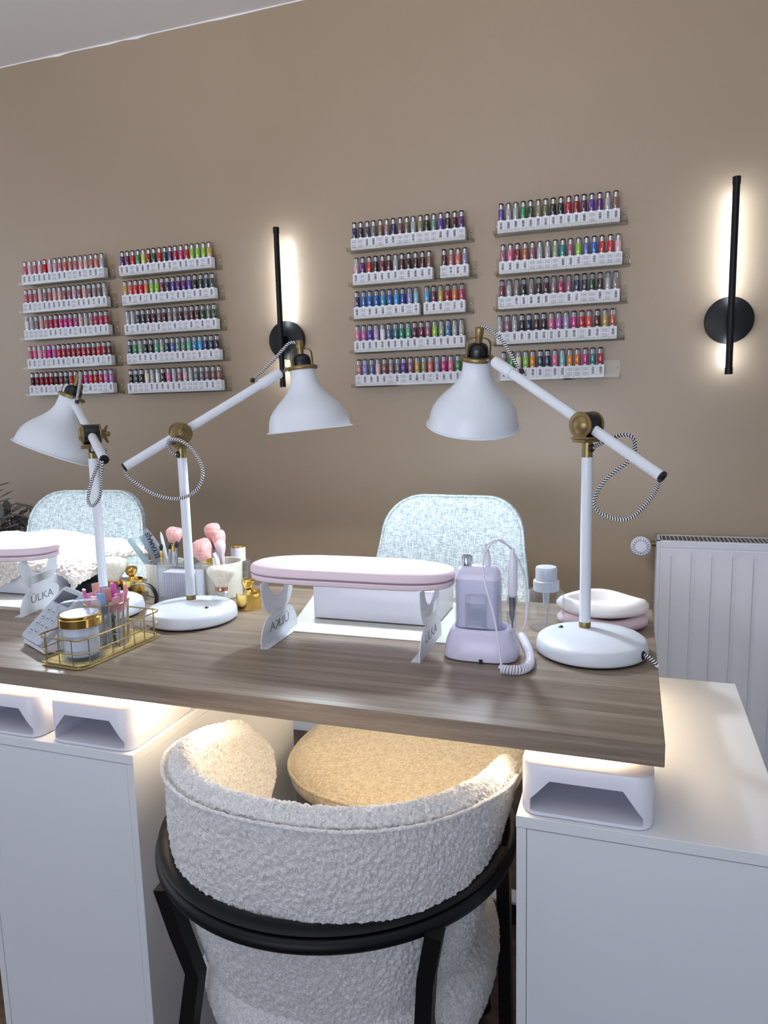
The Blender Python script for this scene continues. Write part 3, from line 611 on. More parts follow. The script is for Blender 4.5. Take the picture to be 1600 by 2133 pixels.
# ---------------------------------------------------------------- polish racks on the wall
COL = {'dv': ('dark violet', '36264e'), 'dp': ('dark plum', '321a2c'), 'gp': ('grey plum', '564858'), 'gy': ('grey', '6c6a72'), 'bz': ('bronze', '7a6244'), 'rg': ('rose grey', '93767c'),
 'nv': ('navy', '1c2858'), 'mb': ('mauve brown', '765660'), 'og': ('olive grey', '66664c'), 'si': ('silver', 'a6a8ae'), 'kh': ('khaki', '86805c'), 'bk': ('black', '12121a'), 'tg': ('sage teal', '64867e'),
 'vi': ('violet', '543498'), 'mr': ('maroon', '46121e'), 'pu': ('purple', '561870'), 'lm': ('pale mauve', 'bca0aa'), 'rd': ('red', 'c01426'), 'wn': ('wine', '74143a'), 'br': ('brown rose', '845450'),
 'dr': ('dusty rose', 'b06a6e'), 'sm': ('salmon', 'c8685e'), 'lg': ('lilac grey', '8c84a6'), 'bl': ('blue', '145eb0'), 'tb': ('turquoise', '248eb8'), 'sk': ('sky blue', '4496d0'), 'rb': ('royal blue', '1a3ca0'),
 'lv': ('lavender', '8684c8'), 'lt': ('light teal', '7cb6c0'), 'gd': ('gold', 'b8984c'), 'or': ('orange', 'd0662c'), 'pk': ('pink', 'd86698'), 'oc': ('orchid', 'b05ea8'), 'lc': ('lilac', 'ae96c8'), 'ws': ('pearl white', 'dededf'),
 'sb': ('slate blue', '5664a0'), 'te': ('teal', '14787e'), 'tn': ('teal green', '167e66'), 'mt': ('mint', '54a688'), 'pl': ('plum', '561c46'), 'mv': ('mauve', '965c76'), 'li': ('lime', '88bc3c'), 'sg': ('sage', '8aa086'),
 'st': ('steel blue', '467eb0'), 'mg': ('magenta', 'be247e'), 'gn': ('green', '128646'), 'cr': ('crimson', 'a60e30'), 'co': ('copper', 'ae5e38'), 'cl': ('coral', 'd65048'), 'am': ('amber', 'ce861c'), 'dt': ('dark teal', '0e3e48'),
 'dg': ('dark green', '0e462e'), 'ye': ('yellow', 'd6c64c'), 'nu': ('nude pink', 'd2a09a'), 'rp': ('rose pink', 'c26a7c'), 'pp': ('pale pink', 'd8aeb8'), 'wb': ('dark brown', '3c2226'), 'ra': ('raspberry', 'b02858'), 'dk': ('dark slate', '26303c'), 'tp': ('taupe', '85767a'), 'cm': ('cream', 'dcd6ba'), 'dn': ('dark red', '84101e')}
RACKS = [
 ('leftmost rack', [(-2.300, -1.906, 1.735), (-2.307, -1.903, 1.628), (-2.314, -1.904, 1.5235), (-2.311, -1.902, 1.409), (-2.312, -1.903, 1.3035)], [
  'rp pp rp pp rd pp lm rp sm dr dr nu nu dr sm si', 'rp dr dr pp rg dr nu nu br mv lm br nu mb tp mb si', 'ws si tp nu dr ra cr mg mg mg mv nu si dr ra ra cr',
  'rp pk pp pk mg oc rd cr dn cr dn rd dn dn rd dn mr', 'mr wn dn dn dn mr wn dg rd cr cr mg rd cr rd oc oc']),
 ('second rack from left', [(-1.836, -1.438, 1.732), (-1.832, -1.433, 1.625), (-1.831, -1.431, 1.517), (-1.830, -1.426, 1.4075), (-1.836, -1.425, 1.2975)], [
  'pu pl rd gn ye dn dg rd dg pu cr mg rd li li li gd', 'gd cl rd rd or li li wn dv vi pu pu vi bk dk dk dk', 'si si dk dk mr wb mb mr tp tp wb mb mr mr dg og dg',
  'dt gn sg bk wb mt sg dt sb tg tg mt tb sk nv nv bk', 'bk dk bk cm si ws bk pk si mv pp si gy gy mb br br']),
 ('third rack from left', [(-.902, -.514, 1.7415), (-.899, -.504, 1.6285), (-.899, -.516, 1.5185), (-.901, -.518, 1.4075), (-.900, -.508, 1.2940)], [
  'dv dp gp gy bz rg nv mb og si kh bk tg vi dp mr pu', 'lm pu rd bk wn mr si mr dp mr mr br - mr dr sm lg', 'nv bl bl bl tb bl sk rb lv lt - sk pl gd cr or ra',
  'pk oc vi lc ws sb te tn mt pl wn mv li sg st si si', 'dr lv sb pp br rg gy vi mv gd kh sm lg mg pk gn pk']),
 ('rightmost rack', [(-.411, -.047, 1.7485), (-.406, -.038, 1.6255), (-.409, -.043, 1.5185), (-.415, -.049, 1.4095), (-.403, -.083, 1.2960)], [
  'vi si si gn dg kh og bk bk cr dn pl vi pu si br', 'mv pk dn co mv si si sg te mv li sb bl rd rd pp', 'wn si tp bk tp dp mr tp ra mv nv dk dg dp si tp',
  'si mv si bk nv mr bk pk oc lc mg rd cl mr gd co', 'tp gn cm li am dt nv pk lt am or mg te cr'])]
ORD = 'first second third fourth fifth sixth seventh eighth ninth tenth eleventh twelfth thirteenth fourteenth fifteenth sixteenth seventeenth'.split()
SH = ['top', 'second', 'middle', 'fourth', 'bottom']
YF = 2.360; BH = .0375
# prototypes (mesh data shared by every copy)
at((0, 0, 0))
def mesh_of(mb, mats, sharp=35):
    at((0, 0, 0))
    o = mb.obj('proto', mats, None, sharp); me = o.data; bpy.data.objects.remove(o); return me
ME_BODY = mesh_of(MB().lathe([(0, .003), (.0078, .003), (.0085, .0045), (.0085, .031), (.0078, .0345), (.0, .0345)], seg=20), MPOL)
ME_RING = mesh_of(MB().lathe([(0, 0), (.0078, 0), (.0082, .0008), (.0082, .0032), (0, .0032)], seg=20), MCHROME)
ME_COL = mesh_of(MB().lathe([(0, .0345), (.0070, .0345), (.0066, .049), (0, .049)], seg=20), MCHROME)
ME_CAP = mesh_of(MB().lathe([(0, .0485), (.0072, .0485), (.0078, .0495), (.0074, .0515), (.0050, .0535), (.0, .054)], seg=20), MCAPC)
def box_mesh(w, mat):
    b = MB(); b.box(-w/2+.0003, w/2-.0003, 0, .0235, 0, BH, 0); me = mesh_of(b, [mat, MWHITE])
    uv = me.uv_layers.active.data
    for p in me.polygons:
        if p.normal.y > -.9: p.material_index = 1
        for li in p.loop_indices:
            v = me.vertices[me.loops[li].vertex_index].co; uv[li].uv = (v.x/w+.5, v.z/BH)
    return me
def child(name, me, parent, col=None):
    o = bpy.data.objects.new(name, me); C.objects.link(o); o.parent = parent
    if col: o.color = lin(col)
    return o
few_b, few_x = MB(), []         # the farthest thirty bottles and cartons, past the three hundred nearest
rnd = random.Random(4)
for ri, (rname, shelves, rows) in enumerate(RACKS):
    for si, ((x0, x1, z), row) in enumerate(zip(shelves, rows)):
        # clear ledge
        n = row.split(); npos = len([c for c in n if c != '-']); w = (x1-x0-(.026 if si == 1 else .014)*('-' in n))/npos
        lx0, lx1 = x0-.014, (x1+.022 if npos > 14 else x1+.045)
        at(((lx0+lx1)/2, YW, z)); b = MB()
        b.box(lx0, lx1, YF-.012, YW-.001, z-.004, z-.0008, .0005, 1); b.box(lx0, lx1, YF-.012, YF-.009, z-.004, z+.008, .0005, 1); b.box(lx0, lx1, YW-.0035, YW-.0008, z-.004, z+.052, .0005, 1)
        for xx in (lx0, lx1-.0025): b.box(xx, xx+.0025, YF-.009, YW-.003, z-.002, z+.010, .0004, 1)
        t = thing('acrylic_shelf', 'clear acrylic %s shelf of the %s' % (SH[si], rname), 'shelf', ORG, 'clear acrylic polish shelves'); b.obj('ledge', MSHELF, t)
        b = MB()
        for xx in (lx0+.008, lx1-.010): b.lathe([(.0028, 0), (.003, .001), (.0012, .0022), (0, .0022)], (xx, YW-.0036, z+.030), (0, -1, 0), 12)
        b.obj('screw', MCHROME, t)
        xc = x0; k = 0; ME_B = {m.name: box_mesh(w, m) for m in (MBAR, MTXT)}; far = 0
        for c in n:
            if c == '-': xc += .026 if si == 1 else .014; continue
            x = xc+w/2; xc += w; nm, hx = COL[c]; place = '%s from left on %s shelf of %s' % (ORD[k], SH[si], rname)
            bar = rnd.random() < (.97 if (ri == 3 and si == 0) else .68)
            if ri == 0 and k < 6:          # stuff objects gather these
                few_x.append((x, z, w, bar, hx)); k += 1; continue
            o = child('polish_carton', ME_B[(MBAR if bar else MTXT).name], None); o.location = (x, YF, z)
            tag(o, 'white %s carton %s' % ('barcode' if bar else 'small-print', place), 'box', 'white cartons under the polish bottles')
            r_ = bpy.data.objects.new('nail_polish_bottle', None); r_.empty_display_size = .01; C.objects.link(r_); r_.location = (x-.001+rnd.uniform(-.0008, .0008), YF+.0105, z+BH)
            tag(r_, '%s polish bottle %s' % (nm, place), 'nail polish', 'nail polish bottles on the racks')
            r_.rotation_euler = (0, 0, rnd.uniform(-.5, .5))
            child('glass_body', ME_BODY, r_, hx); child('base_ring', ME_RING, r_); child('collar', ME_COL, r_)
            q = [int(hx[i:i+2], 16) for i in (0, 2, 4)]; dk = '%02x%02x%02x' % tuple(int(v*.55) for v in q); child('cap', ME_CAP, r_, dk); k += 1
at((-2.24, YF, 1.5)); b = MB()
for x, z, w, bar, hx in few_x: b.box(x-w/2+.0003, x+w/2-.0003, YF, YF+.0235, z, z+BH)
uvs = b.uv
o = b.obj('polish_carton', [MBAR, MWHITE, MTXT]); lay = o.data.uv_layers.active.data
for p in o.data.polygons:
    cx_ = p.center.x+ORG.x; e = min(few_x, key=lambda q: abs(q[0]-cx_)+abs(q[1]+.018-(p.center.z+ORG.z))*2)
    if p.normal.y > -.9: p.material_index = 1
    elif not e[3]: p.material_index = 2
    for li in p.loop_indices:
        v = o.data.vertices[o.data.loops[li].vertex_index].co; lay[li].uv = ((v.x+ORG.x-e[0])/e[2]+.5, (v.z+ORG.z-e[1])/BH)
tag(o, 'white cartons filling the left end of every shelf of the leftmost rack', 'box', kind='stuff')
t = thing('nail_polish_bottle', 'pink and red polish bottles at the left end of the leftmost rack', 'nail polish', (-2.24, YF, 1.5), kind='stuff')
groups = {}
for x, z, w, bar, hx in few_x: groups.setdefault(hx, []).append((x-.001, z))
pm = {}
for hx, L in groups.items():
    pm[hx] = plain('polish_'+hx, hx, .15)
b = MB(); mats = []
for i, (hx, L) in enumerate(groups.items()):
    mats.append(pm[hx]); b.mi = i
    for x, z in L: b.lathe([(0, .003), (.0078, .003), (.0085, .0045), (.0085, .031), (.0078, .0345), (.0, .0345)], (x, YF+.0105, z+BH), seg=16); b.lathe([(0, .0485), (.0072, .0485), (.0078, .0495), (.0074, .0515), (.0050, .0535), (.0, .054)], (x, YF+.0105, z+BH), seg=16)
b.obj('glass_body', mats, t)
b = MB()
for x, z, w, bar, hx in few_x: b.lathe([(0, .0345), (.0070, .0345), (.0066, .049), (0, .049)], (x-.001, YF+.0105, z+BH), seg=16); b.lathe([(0, 0), (.0078, 0), (.0082, .0008), (.0082, .0032), (0, .0032)], (x-.001, YF+.0105, z+BH), seg=16)
b.obj('collar', MCHROME, t)

# ---------------------------------------------------------------- dust collectors, mats
def mat_(poly, label):
    at((sum(p[0] for p in poly)/4, sum(p[1] for p in poly)/4, TT)); b = MB(); b.rings([[(x, y, z) for x, y in poly] for z in (TT+.0003, TT+.0022)]); tag(b.obj('desk_mat', MCREAM), label, 'mat', 'cream desk mats')
mat_([(-.600, 1.180), (-.215, 1.184), (-.255, 1.442), (-.662, 1.438)], 'cream desk mat under the middle arm rest')
mat_([(-1.66, 1.185), (-1.142, 1.185), (-1.145, 1.452), (-1.66, 1.452)], 'cream desk mat at the left, under the fluffy throw')
def collector(x0, x1, y0, y1, h, rot, label):
    z0, z1 = TT+.0024, TT+.0024+h; c = Vector(((x0+x1)/2, (y0+y1)/2, z0)); t = thing('dust_collector', label, 'dust collector', c, 'white nail dust collectors')
    b = MB(); b.prism(rrect(x0, x1, y0, y1, .010, 5), z0+.002, z1, .003); o = b.obj('housing', MPLAST, t)
    cc = MB(); cc.box(x0+.014, x1-.014, y0+.013, y1-.013, z1-.006, z1+.01); cut(o, cc)
    b = MB(); n = 30; wd = (x1-x0-.028)/n
    for k in range(n): b.box(x0+.014+wd*k+.0012, x0+.014+wd*(k+1)-.0012, y0+.0125, y1-.0125, z1-.0035, z1-.0008)
    for k in range(1, 5): yy = y0+.013+(y1-y0-.026)*k/5; b.box(x0+.0135, x1-.0135, yy-.001, yy+.001, z1-.004, z1-.0012)
    b.obj('grille', MPLAST, t)
    MB().box(x0+.0145, x1-.0145, y0+.0135, y1-.0135, z1-.0058, z1-.0052).obj('filter', MDARK, t)  # dark sheet standing in for the shade below the slots
    MB().prism(rrect(x0+.006, x1-.006, y0+.006, y1-.006, .008, 4), z0, z0+.003).obj('base_pad', MBLACK, t)
    return t
collector(-.586, -.336, 1.262, 1.412, .068, 0, 'white dust collector box with slotted top, behind the middle pink arm rest')
collector(-1.60, -1.225, 1.272, 1.400, .056, 0, 'white dust collector at the left, covered by the fluffy throw')

at((-1.165, 1.345, TT)); b = MB(); b.prism(rrect(-1.220, -1.130, 1.300, 1.385, .015, 5), TT+.0026, TT+.034, .008); o = b.obj('pouch', plain('black_cloth', '14161f', .9)); tag(o, 'black padded pouch peeking out under the fluffy throw', 'pouch')
# ---------------------------------------------------------------- fluffy throw lying over the left collector
at((-1.37, 1.35, TT)); b = MB(); NX, NY = 90, 60; g1, g2 = [], []
for i in range(NX+1):
    for_row1, for_row2 = [], []
    for j in range(NY+1):
        u, v = -1+2*i/NX, -1+2*j/NY; rad = (abs(u)**5+abs(v)**5)**.2; x = -1.405+.245*u; y = 1.380+.125*v; y += .025*math.sin(x*19)*(1 if v < 0 else .3)*abs(v); x += .018*math.sin(y*34+1)*abs(u)
        fx = 1-abs(u)**3.2*.85; nz = noise.noise(Vector((x*9, y*9, 2)))
        z = .893+.022*(v+1)/2+.018*nz-.034*abs(u)**4-.012*abs(v)**6
        if y < 1.268: z -= .042*min(1, (1.268-y)/.022)
        z = max(z, TT+.012+.01*(1+nz)); th = .016*math.sqrt(max(0, 1-max(abs(u), abs(v))**8))
        for_row1.append((x, y, z+th)); for_row2.append((x, y, z-th*.6))
    g1.append(for_row1); g2.append(for_row2)
G1 = [[b.v(p) for p in r_] for r_ in g1]; G2 = [[b.v(p) for p in r_] for r_ in g2]
for G in (G1, G2):
    for i in range(NX):
        for j in range(NY): b.f([G[i][j], G[i+1][j], G[i+1][j+1], G[i][j+1]])
for i in range(NX):
    b.f([G1[i][0], G1[i+1][0], G2[i+1][0], G2[i][0]]); b.f([G1[i][NY], G1[i+1][NY], G2[i+1][NY], G2[i][NY]])
for j in range(NY):
    b.f([G1[0][j], G1[0][j+1], G2[0][j+1], G2[0][j]]); b.f([G1[NX][j], G1[NX][j+1], G2[NX][j+1], G2[NX][j]])
o = b.obj('fluffy_throw', MFUR, None, 80); fuzz(o, .007, .008, 2); tag(o, 'fluffy ivory throw heaped over the left end of the worktop', 'throw')

# ---------------------------------------------------------------- lilac nail drill with handpiece and coiled cable
t = thing('nail_drill', 'lilac-white nail drill in a docking base with curly cable, beside the right lamp', 'nail drill', (-.224, 1.135, TT))
def ov(cx, cy, a, bq, z, n=56, e=.62): return [(cx+a*spow(math.cos(2*PI*k/n), e), cy+bq*spow(math.sin(2*PI*k/n), e), z) for k in range(n)]
cx, cy = -.226, 1.142
b = MB(); b.rings([ov(cx, cy, .054, .036, TT+.0006), ov(cx, cy, .0600, .041, TT+.003), ov(cx, cy, .0605, .041, TT+.010), ov(cx, cy, .057, .038, TT+.030), ov(cx, cy, .0505, .033, TT+.046), ov(cx, cy, .047, .030, TT+.051), ov(cx, cy, .043, .027, TT+.0515), ov(cx, cy, .041, .025, TT+.047), ov(cx, cy, .040, .024, TT+.030)]); b.obj('docking_base', MLILAC, t, 50)
tag(MB().box(-.223, -.217, cy-.0418, cy-.038, TT+.001, TT+.0075).obj('socket', MBLACK, t), 'small black port at the foot')
bx0, bx1, by0, by1 = -.2665, -.1955, 1.125, 1.158
def rb(z, i=0, r=.010): return [(x, y, z) for x, y in rrect(bx0+i, bx1-i, by0+i, by1-i, r, 6)]
b = MB(); b.rings([rb(TT+.030), rb(TT+.135), rb(TT+.144, .0015), rb(TT+.150, .005), rb(TT+.1528, .0095, .006), rb(TT+.153, .013, .003)]); b.obj('control_unit', MLILAC, t, 50)
b = MB(); b.rings([rb(TT+.032, -.0022, .012), rb(TT+.131, -.0022, .012), rb(TT+.131, -.0006, .011), rb(TT+.032, -.0006, .011)], caps=False); b.obj('clear_case', MCLEAR, t)
b = MB(); b.box(-.249, -.214, by0-.007, by0-.0024, TT+.045, TT+.108, .002); b.obj('case_clip', MCLEAR, t)
b = MB(); b.lathe([(.0085, 0), (.0085, .002), (.0078, .0024), (.0076, .014), (.0068, .0155), (0, .0155)], (-.2495, 1.140, TT+.1528), seg=28)
for k in range(14): a = 2*PI*k/14; b.cyl((-.2495+.0077*math.cos(a), 1.140+.0077*math.sin(a), TT+.156), (-.2495+.0077*math.cos(a), 1.140+.0077*math.sin(a), TT+.167), .0009, None, 6)
b.obj('speed_knob', MCHROME, t)
b = MB(); b.tube([(-.216, 1.142, TT+.150), (-.216, 1.142, TT+.168), (-.217, 1.141, TT+.178)], lambda q: .0056-.0022*q, 16)
for k in range(4): b.lathe([(.003, -.0012), (.0042, 0), (.003, .0012)], (-.2172, 1.141-.0005*k, TT+.176+.0032*k), (0, -.1, 1), 16, caps=False)
b.obj('cable_plug', MPLAST, t)
hx, hy = -.1735, 1.128
b = MB(); b.lathe([(.0045, 0), (.0068, .003), (.0078, .012), (.0078, .056), (.0070, .0615), (.0052, .063), (.0042, .069), (.0036, .079), (0, .079)], (hx, hy, TT+.1060), seg=32); b.obj('handpiece', MPLAST, t, 40)
b = MB(); b.lathe([(0, 0), (.0018, .0), (.0018, .010), (.0048, .018), (.0060, .030), (.0066, .050), (.0066, .0515)], (hx, hy, TT+.0550), seg=32); b.obj('handpiece_nose', MCHROME, t, 40)
b = MB(); b.lathe([(.0090, 0), (.0092, .016), (.0082, .016), (.0080, 0)], (hx, hy, TT+.093), seg=32, caps=False); b.lathe([(.0088, 0), (.0092, .004), (.0082, .004), (.0080, 0)], (hx, hy, TT+.078), seg=32, caps=False); b.lathe([(.0048, 0), (.0082, .012), (.0092, .034), (.0080, .034), (.0072, .013), (.004, 0)], (hx, hy, TT+.046), seg=32, caps=False)
b.box(bx1+.002, hx-.008, hy-.002, hy+.002, TT+.055, TT+.108); b.obj('handpiece_holder', MCLEAR, t)
K1 = [(-.1735, 1.128, TT+.184), (-.178, 1.120, .999), (-.187, 1.114, 1.009), (-.195, 1.108, 1.011), (-.205, 1.101, 1.004), (-.213, 1.095, .986), (-.213, 1.089, .965), (-.206, 1.083, .936), (-.193, 1.076, .893), (-.183, 1.068, .836), (-.181, 1.066, .822)]
K2 = [(-.217, 1.141, TT+.186), (-.215, 1.146, .998), (-.207, 1.153, 1.003), (-.197, 1.160, .999), (-.186, 1.170, .989), (-.173, 1.182, .965), (-.164, 1.196, .934), (-.162, 1.208, .898), (-.165, 1.219, .852), (-.174, 1.236, .826)]
for P in (K1, K2): b = MB(); b.tube(smooth_path(P, 6), .0016, 10); b.obj('cable', MPLAST, t)
base = smooth_path([(-.183, 1.066, .8185), (-.168, 1.064, .8185), (-.152, 1.070, .8185), (-.1435, 1.088, .8185), (-.143, 1.112, .8185), (-.150, 1.150, .8185), (-.161, 1.192, .8185), (-.174, 1.236, .8185)], 60)
L = 0; hel = []; pitch = .0041
for i in range(1, len(base)-1):
    p = base[i]; tg = (base[i+1]-base[i-1]).normalized(); L += (base[i]-base[i-1]).length; sd = tg.cross(Vector((0, 0, 1)))
    for q in range(3):
        a = 2*PI*(L+q*(base[i+1]-base[i]).length/3)/pitch; hel.append(p+(base[i+1]-p)*(q/3)+sd*(.0056*math.cos(a))+Vector((0, 0, .0056*math.sin(a))))
b = MB(); b.tube(hel, .0019, 7); b.obj('coiled_cable', MPLAST, t, 80)

# ---------------------------------------------------------------- pump bottle, stacked bowls
px_, py_ = -.142, 1.322; t = thing('pump_bottle', 'clear ribbed pump bottle with a frosted cap, behind the nail drill', 'bottle', (px_, py_, TT))
def facets(r, z, n=12, tw=0): return [(px_+r*(1+.03*(-1)**k)*math.cos(2*PI*k/n/2+tw), py_+r*(1+.03*(-1)**k)*math.sin(2*PI*k/n/2+tw), z) for k in range(n*2)]
b = MB(); b.rings([facets(.030, TT+.001), facets(.0325, TT+.006), facets(.0325, TT+.030, tw=.13), facets(.0322, TT+.055), facets(.0315, TT+.068), facets(.026, TT+.0735), facets(.020, TT+.075)]); b.obj('bottle', MGLASS, t, 20)
b = MB(); b.lathe([(.0225, 0), (.0232, .001), (.0232, .018), (.0225, .0185), (.0195, .019), (.0190, .030), (.0195, .040), (.0180, .0435), (.010, .045), (0, .0452)], (px_, py_, TT+.071), seg=48); b.obj('pump_cap', MFROST, t, 30)
b = MB(); b.lathe([(.006, 0), (.014, .001), (.014, .030), (.012, .034), (0, .034)], (px_, py_, TT+.075), seg=32); b.obj('pump_head', MFROST, t, 30)
b = MB(); b.cyl((px_, py_, TT+.045), (px_, py_, TT+.076), .0055, .0068, 20); b.cyl((px_, py_, TT+.004), (px_+.003, py_, TT+.045), .0022, None, 12); b.obj('dip_tube', MFROST, t)
def bowl(label, z, mat, rot, sc=1.0):
    c = Vector((-.045, 1.362, z)); t = thing('manicure_bowl', label, 'bowl', c, 'soaking bowls stacked behind the right lamp'); n = 80
    prof = [(.020, .006), (.045, .0055), (.050, .010), (.0545, .0215), (.060, .0255), (.068, .0235), (.0735, .0165), (.0735, .009), (.066, .002), (.045, 0), (.0, 0)]
    rg = []
    for r_, zz in prof: rg.append([(c.x+max(r_, 1e-4)*sc*(1+.055*math.cos(2*a+rot)*(r_/.07))*math.cos(a)*1.08, c.y+max(r_, 1e-4)*sc*(1-.05*math.cos(2*a+rot)*(r_/.07))*math.sin(a)*.86, c.z+zz+.0035*math.cos(3*a+rot)*(r_/.07)**2*(1 if zz > .012 else 0)) for a in [2*PI*k/n for k in range(n)]])
    b = MB(); b.rings(rg); b.obj('bowl', mat, t, 60)
bowl('blush pink manicure bowl at the bottom of the stack by the right lamp', TT+.0005, MBOWLP, .4, .97)
bowl('ivory manicure bowl on top of the blush pink one', TT+.0275, MBOWLW, 1.0)

# ---------------------------------------------------------------- gold wire basket with jar and tumbler
bc = Vector((-.872, 1.003, TT)); BR = R(-4.5); t = thing('wire_basket', 'gold wire basket tray holding a cream jar and a tumbler', 'basket', bc)
def bl(x, y, z): c_, s_ = math.cos(BR), math.sin(BR); return Vector((bc.x+x*c_-y*s_, bc.y+x*s_+y*c_, TT+z))
bw, bd = .047, .0955
def loop(z, i=0): return [bl(x, y, z) for x, y in rrect(-bw+i, bw-i, -bd+i, bd-i, .016, 6)]
b = MB(); b.tube(loop(.0022), .0018, 8, closed=True); b.obj('bottom_rim', MPGOLD, t)
b = MB(); b.tube(loop(.0060, .001), .0012, 8, closed=True); b.obj('bottom_rim', MPGOLD, t)
b = MB(); b.tube(loop(.026, -.001), .0012, 8, closed=True); b.obj('middle_rail', MPGOLD, t)
b = MB(); b.tube(loop(.050, -.002), .0015, 8, closed=True); b.obj('top_rail', MPGOLD, t)
b = MB(); k = 0
y = -bd-.02
while y < bd+.03:
    pts = []
    for q in range(21):
        x_ = -bw+2*bw*q/20; yy = y+(x_)*.9
        if abs(yy) < bd-.001: pts.append(bl(x_, yy, .0045))
    if len(pts) > 1: b.tube(pts, .0008, 5)
    y += .0052
b.obj('tray_grid', MPGOLD, t)
b = MB(); per = rrect(-bw, bw, -bd, bd, .016, 6); pts = [(x, y) for x, y in per]
for (x0, y0), (x1, y1), n in ((( -bw, -bd+.018), (-bw, bd-.018), 7), ((bw, -bd+.018), (bw, bd-.018), 7), ((-bw+.018, -bd), (bw-.018, -bd), 3), ((-bw+.018, bd), (bw-.018, bd), 3)):
    for k in range(n): q = k/(n-1); x, y = x0+(x1-x0)*q, y0+(y1-y0)*q; s_ = 1.02; b.tube([bl(x, y, .003), bl(x*s_, y*(1.008), .050)], .0008, 6)
b.obj('upright_wires', MPGOLD, t)
# cream jar
jc = bl(.015, -.060, .0062); t = thing('cream_jar', 'clear double-walled jar with a gold band and white cream, in the basket', 'jar', jc); jr = .0335
b = MB(); b.lathe([(0, 0), (jr-.003, 0), (jr-.0005, .002), (jr, .006), (jr, .060), (jr-.002, .060), (jr-.003, .006), (0, .004)], jc, seg=56); b.obj('outer_wall', MGLASS, t)
b = MB(); b.lathe([(0, .009), (jr-.009, .009), (jr-.0055, .013), (jr-.0055, .060), (0, .060)], jc, seg=48); b.obj('cream', MPLAST, t)
b = MB(); b.lathe([(jr+.0004, 0), (jr+.0012, .001), (jr+.0012, .0135), (jr+.0004, .0145), (jr+.0010, .0155), (jr+.0010, .0185), (jr-.001, .0195), (jr-.001, 0)], jc+Vector((0, 0, .0600)), seg=56, caps=False); b.obj('gold_band', MGOLD, t)
b = MB(); b.lathe([(0, 0), (jr-.003, 0), (jr-.003, .013), (0, .013)], jc+Vector((0, 0, .066)), seg=48); b.obj('inner_lid', MPLAST, t)
b = MB(); b.lathe([(jr-.0005, 0), (jr+.0005, .001), (jr, .015), (jr-.003, .0175), (jr-.012, .0165), (0, .0168)], jc+Vector((0, 0, .079)), seg=56); b.obj('lid', MGLASS, t)
# ribbed gold tumbler with sticks
tc = bl(-.002, .017, .0062); t = thing('tumbler', 'clear fluted tumbler with gold rim and ribs, in the basket', 'tumbler', tc)
def tr_(r, z, n=64): return [(tc.x+r*(1+.012*math.cos(20*2*PI*k/n))*math.cos(2*PI*k/n), tc.y+r*(1+.012*math.cos(20*2*PI*k/n))*math.sin(2*PI*k/n), tc.z+z) for k in range(n)]
b = MB(); b.rings([tr_(.030, 0), tr_(.032, .002), tr_(.0365, .078), tr_(.0350, .078), tr_(.031, .004), tr_(.02, .003)]); b.obj('cup', MTUM, t)
b = MB(); b.tube([Vector(p) for p in tr_(.0372, .078)], .0012, 8, closed=True); b.obj('rim', MPGOLD, t)
b = MB()
for k in range(18):
    a = 2*PI*k/18; b.tube([(tc.x+.0325*math.cos(a), tc.y+.0325*math.sin(a), tc.z+.002), (tc.x+.0370*math.cos(a), tc.y+.0370*math.sin(a), tc.z+.078)], .0007, 6)
b.obj('rib_cage', MPGOLD, t)
PINKS = [('pale pink', 'f2b8cc'), ('rose pink', 'f4a4bc'), ('coral pink', 'f7b0b2'), ('hot pink', 'f26ccc'), ('lilac', 'c8a8d8'), ('clear pink', 'f6c8d6'), ('light blue', '9cc0ea'), ('salmon pink', 'f4b4ae')]
sm_ = {}
for i in range(18):
    a = 2*PI*i/18*1.0+.3; rr_ = .024 if i % 3 else .012; nm, hx = PINKS[i % 8]
    if hx not in sm_: sm_[hx] = plain('stick_'+hx, hx, .25, trans=.25)
    p0 = tc+Vector((rr_*.75*math.cos(a), rr_*.75*math.sin(a), .005)); p1 = tc+Vector((rr_*1.25*math.cos(a), rr_*1.25*math.sin(a), .068)); p2 = tc+Vector((rr_*1.5*math.cos(a), rr_*1.5*math.sin(a), .090+.005*(i % 4)))
    t = thing('sample_stick', '%s nail sample stick in the gold-rimmed tumbler' % nm, 'sample stick', p0, 'nail sample sticks in the tumbler')
    b = MB(); b.tube([p0, p1], (.0012, .0022), 6, flat=(math.cos(a), math.sin(a), 0)); b.obj('stem', MFROST, t)
    b = MB(); b.tube(smooth_path([p1-(p1-p0)*.12, p1+(p2-p1)*.3, p2], 5), lambda q: (.0022, .0078-.0014*abs(q-.5)), 10, flat=(math.cos(a), math.sin(a), 0)); b.obj('nail_tip', sm_[hx], t)
lp = tc+Vector((.0255, -.0155, .008)); t = thing('label_card', 'narrow white card with vertical lettering inside the tumbler', 'card', lp)
cxd = Vector((.80, .60, 0)); b = MB(frame(lp, (0, 0, 1), -cxd)); b.box(0, .073, -.0062, .0062, -.0003, .0003); b.obj('card', MLAMP, t)
text('lettering', 'Top-diamond only', .0096, frame(lp+Vector((.60, -.80, 0)).normalized()*.0006+Vector((0, 0, .070)), (0, 0, -1), cxd) @ Matrix.Translation((0, -.0025, 0)), MBLACK, t, .0003, .00025, align='LEFT')

